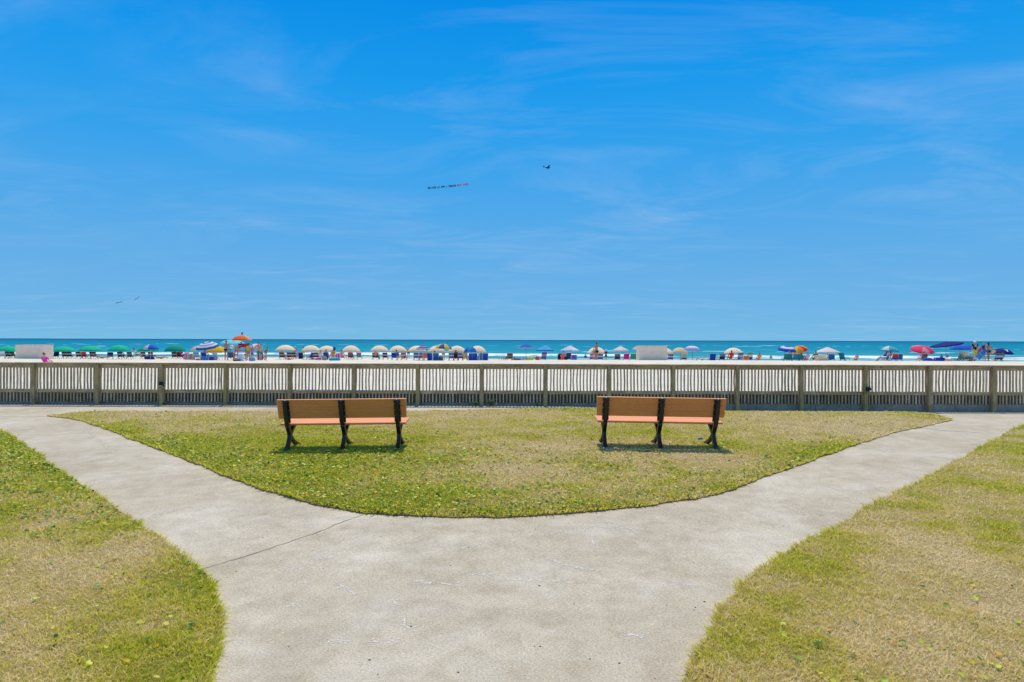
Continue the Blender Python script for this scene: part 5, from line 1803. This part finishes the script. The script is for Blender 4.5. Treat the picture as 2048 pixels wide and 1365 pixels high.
board(1958.5, 703, 54.2, .75, .42, [(.8, .25, .06), (.75, .1, .2)], 'orange body board between the man in lime shorts and the grey haired man', 35, 20)
board(1963, 709, 54.0, .95, .45, [(.02, .3, .65), (.05, .15, .6)], 'blue body board carried by the grey haired man', 48, 10)
c = at(1985, 704.5, 54)
mb = MB(); vs = []; fs = []; ms = []
nu, nv = 20, 8
for i in range(nu):
    for j in range(nv):
        a, b = 2 * math.pi * i / nu, 2 * math.pi * j / nv
        r = .20 + .055 * math.cos(b); vs.append((r * math.cos(a), .055 * math.sin(b), r * math.sin(a)))
for i in range(nu):
    for j in range(nv):
        fs.append((i * nv + j, i * nv + (j + 1) % nv, ((i + 1) % nu) * nv + (j + 1) % nv, ((i + 1) % nu) * nv + j)); ms.append((i // 4) % 3)
mb.add(vs, fs, ms)
o = mb.build('swim_ring', [plain('ring', q, .35, .5) for q in ((.8, .1, .06), (.9, .6, .05), (.2, .55, .2))], None, tuple(c), True); o.rotation_euler = (R(60), 0, 0)
tag(o, 'red and yellow swim ring carried by the woman in the dark bikini', 'swim ring')
c = at(1895, 713, 56.5); gz = float(sand_z(c.x, 56.5))
root = empty('toy_windmill', (c.x, 56.5, gz)); tag(root, 'pink toy windmill on a stick behind the orange float', 'toy')
mb = MB(); mb.tube([(0, 0, -.05), (0, 0, c.z - gz)], .012, 6); mb.build('stick', m_pole, root)
mb = MB(); zc = c.z - gz
for k in range(6):
    a0 = 2 * math.pi * k / 6; vs = [(0, 0, zc), (.13 * math.cos(a0), -.03, zc + .13 * math.sin(a0)), (.13 * math.cos(a0 + .9), .03, zc + .13 * math.sin(a0 + .9)), (0, -.05, zc)]
    mb.add(vs, [(0, 1, 2), (3, 2, 1), (0, 3, 1), (0, 2, 3)])
mb.build('sails', plain('pink_foil', (.8, .08, .25), .4, .5), root)

# ------------------------------------------------------------------ in the air: gulls, the banner plane and its banner
m_gull = plain('gull_feather', (.55, .54, .53), .8, .1); m_gw = plain('gull_wing', (.025, .03, .045), .8, .1)


def gull(px, py, d, bank, label):
    c = at(px, py, d)
    root = empty('gull', tuple(c)); root.rotation_euler = (R(38), R(bank), R(15)); root.scale = (.72, .72, .72); tag(root, label, 'gull', 'gulls in the air')
    b = MB(); b.tube([(0, .22, .02), (0, .17, .03), (0, .10, .01), (0, -.03, 0), (0, -.15, .01), (0, -.25, .02)], [.006, .035, .055, .062, .04, .012], 10)
    b.add([(0, -.20, .02), (-.06, -.31, .02), (.06, -.31, .02), (0, -.2, .008)], [(0, 1, 2), (3, 2, 1), (0, 3, 1), (0, 2, 3)])
    b.build('body', m_gull, root, None, True)
    for s in (-1, 1):
        vs = []; fs = []
        P = [(0.02, .02, .28, .0), (.26, .06, .28, .17), (.52, .04, .22, .13), (.80, -.05, .07, .02)]
        for x, y, ch, z in P:
            vs += [(s * x, y + ch / 2, z + .006), (s * x, y - ch / 2, z), (s * x, y, z + .016)]
        for i in range(3):
            for q in range(3):
                a = 3 * i; fs.append((a + q, a + (q + 1) % 3, a + 3 + (q + 1) % 3, a + 3 + q))
        fs += [(0, 1, 2), (11, 10, 9)]
        w_ = MB(); w_.add(vs, fs); w_.build('wing', m_gw, root)


gull(238, 606.5, 105, -14, 'lower left gull of the two over the sea')
gull(274.5, 598, 115, -42, 'upper right gull of the two over the sea, banking')

D = 650.0
c = at(1094, 335.5, D)
pl = empty('banner_plane', tuple(c)); pl.rotation_euler = Euler((R(-4), R(2), R(12)))
tag(pl, 'small dark high wing plane towing the banner', 'plane')
m_pl = plain('plane_paint', (.012, .018, .05), .4, .4); m_py = plain('plane_yellow', (.45, .38, .10), .4, .4)
mb = MB(); mb.tube([(3.3, 0, .05), (3.0, 0, .05), (2.2, 0, .05), (1.0, 0, .15), (-.6, 0, .1), (-2.4, 0, .2), (-3.6, 0, .3)], [.12, .38, .55, .66, .55, .28, .1], 12); mb.build('fuselage', m_pl, pl, None, True)
mb = MB(); mb.box((1.3, 0, .85), (1.6, 10.4, .16), bev=.06); mb.build('wing', m_pl, pl)
mb = MB(); mb.box((-3.2, 0, .35), (.85, 3.1, .09), bev=.03); mb.build('tailplane', m_pl, pl)
mb = MB(); mb.add([(-2.6, .04, .4), (-3.7, .04, .4), (-3.85, .03, 1.6), (-3.3, .03, 1.6), (-2.6, -.04, .4), (-3.7, -.04, .4), (-3.85, -.03, 1.6), (-3.3, -.03, 1.6)],
                  [(0, 1, 2, 3), (7, 6, 5, 4), (0, 4, 5, 1), (1, 5, 6, 2), (2, 6, 7, 3), (3, 7, 4, 0)]); mb.build('tail_fin', m_pl, pl)
mb = MB(); mb.box((3.36, 0, .05), (.05, .14, 1.9), bev=.02); mb.build('propeller', m_pl, pl)
for s in (-1, 1):
    mb = MB(); mb.tube([(1.2, s * .3, -.4), (1.4, s * .95, -1.15)], .05, 6); mb.build('gear_leg', m_pl, pl)
    mb = MB(); mb.tube([(1.4, s * .95, -1.15), (1.4, s * 1.13, -1.15)], .33, 12); mb.build('wheel', m_pl, pl)
    mb = MB(); mb.tube([(1.0, s * .4, -.2), (1.0, s * 2.6, .8)], .04, 6); mb.build('strut', m_py, pl)

bn = empty('banner', tuple(at(897, 373, D))); tag(bn, 'long towed banner of black and red letters against the sky', 'banner')
M_K = plain('letter_black', (.008, .012, .03), .8, .1); M_R = fabric((.98, .02, .12), .6)
DEPS = []


def word(txt, x0, x1, y, mat, slope):
    cu = bpy.data.curves.new('letters', 'FONT'); cu.body = txt; cu.size = 2.6; cu.extrude = .03; cu.offset = .10
    tmp = bpy.data.objects.new('letters', cu); COL.objects.link(tmp)
    bpy.context.view_layer.update()
    dg = bpy.context.evaluated_depsgraph_get()
    me = bpy.data.meshes.new_from_object(tmp.evaluated_get(dg))
    bpy.data.objects.remove(tmp); bpy.data.curves.remove(cu)
    V = np.array([v.co[:] for v in me.vertices])
    a, b = at(x0, y, D), at(x1, y, D)
    lo, hi = V.min(0), V.max(0)
    hh = 2.05
    V[:, 0] = (V[:, 0] - lo[0]) / (hi[0] - lo[0]) * (b.x - a.x)
    V[:, 1] = (V[:, 1] - lo[1]) / (hi[1] - lo[1]) * hh - hh / 2
    for v, q in zip(me.vertices, V):
        v.co = (q[0], -q[2], q[1] + slope * (q[0]))
    me.materials.clear(); me.materials.append(mat); me.name = 'letters'
    o = bpy.data.objects.new('letters', me); COL.objects.link(o); o.parent = bn
    o.location = a - bn.location


for txt, x0, x1, y, col in (('MM-C', 856, 863.3, 376.2, M_K), ('PIZNB', 865, 872.8, 375.6, M_K), ('BOX', 874.8, 879.5, 375.3, M_K), ('JIMPL', 881.7, 890.8, 374.3, M_K),
                            ('+', 892.8, 894.6, 373.8, M_K), ('DEIUAVE', 897, 912, 372.6, M_K), ('ESUR', 913.8, 923, 370.7, M_R), ('TABLEPS', 925, 936.8, 369.6, M_R)):
    word(txt, x0, x1, y + .4, col, .085)

# ------------------------------------------------------------------ bake the grown skins to plain meshes
bpy.context.view_layer.update()
dg = bpy.context.evaluated_depsgraph_get()
done = []
for o in SKIN_OBJS:
    me = bpy.data.meshes.new_from_object(o.evaluated_get(dg))
    done.append((o, me))
for o, me in done:
    o.modifiers.clear()
    me.name = o.name
    o.data = me
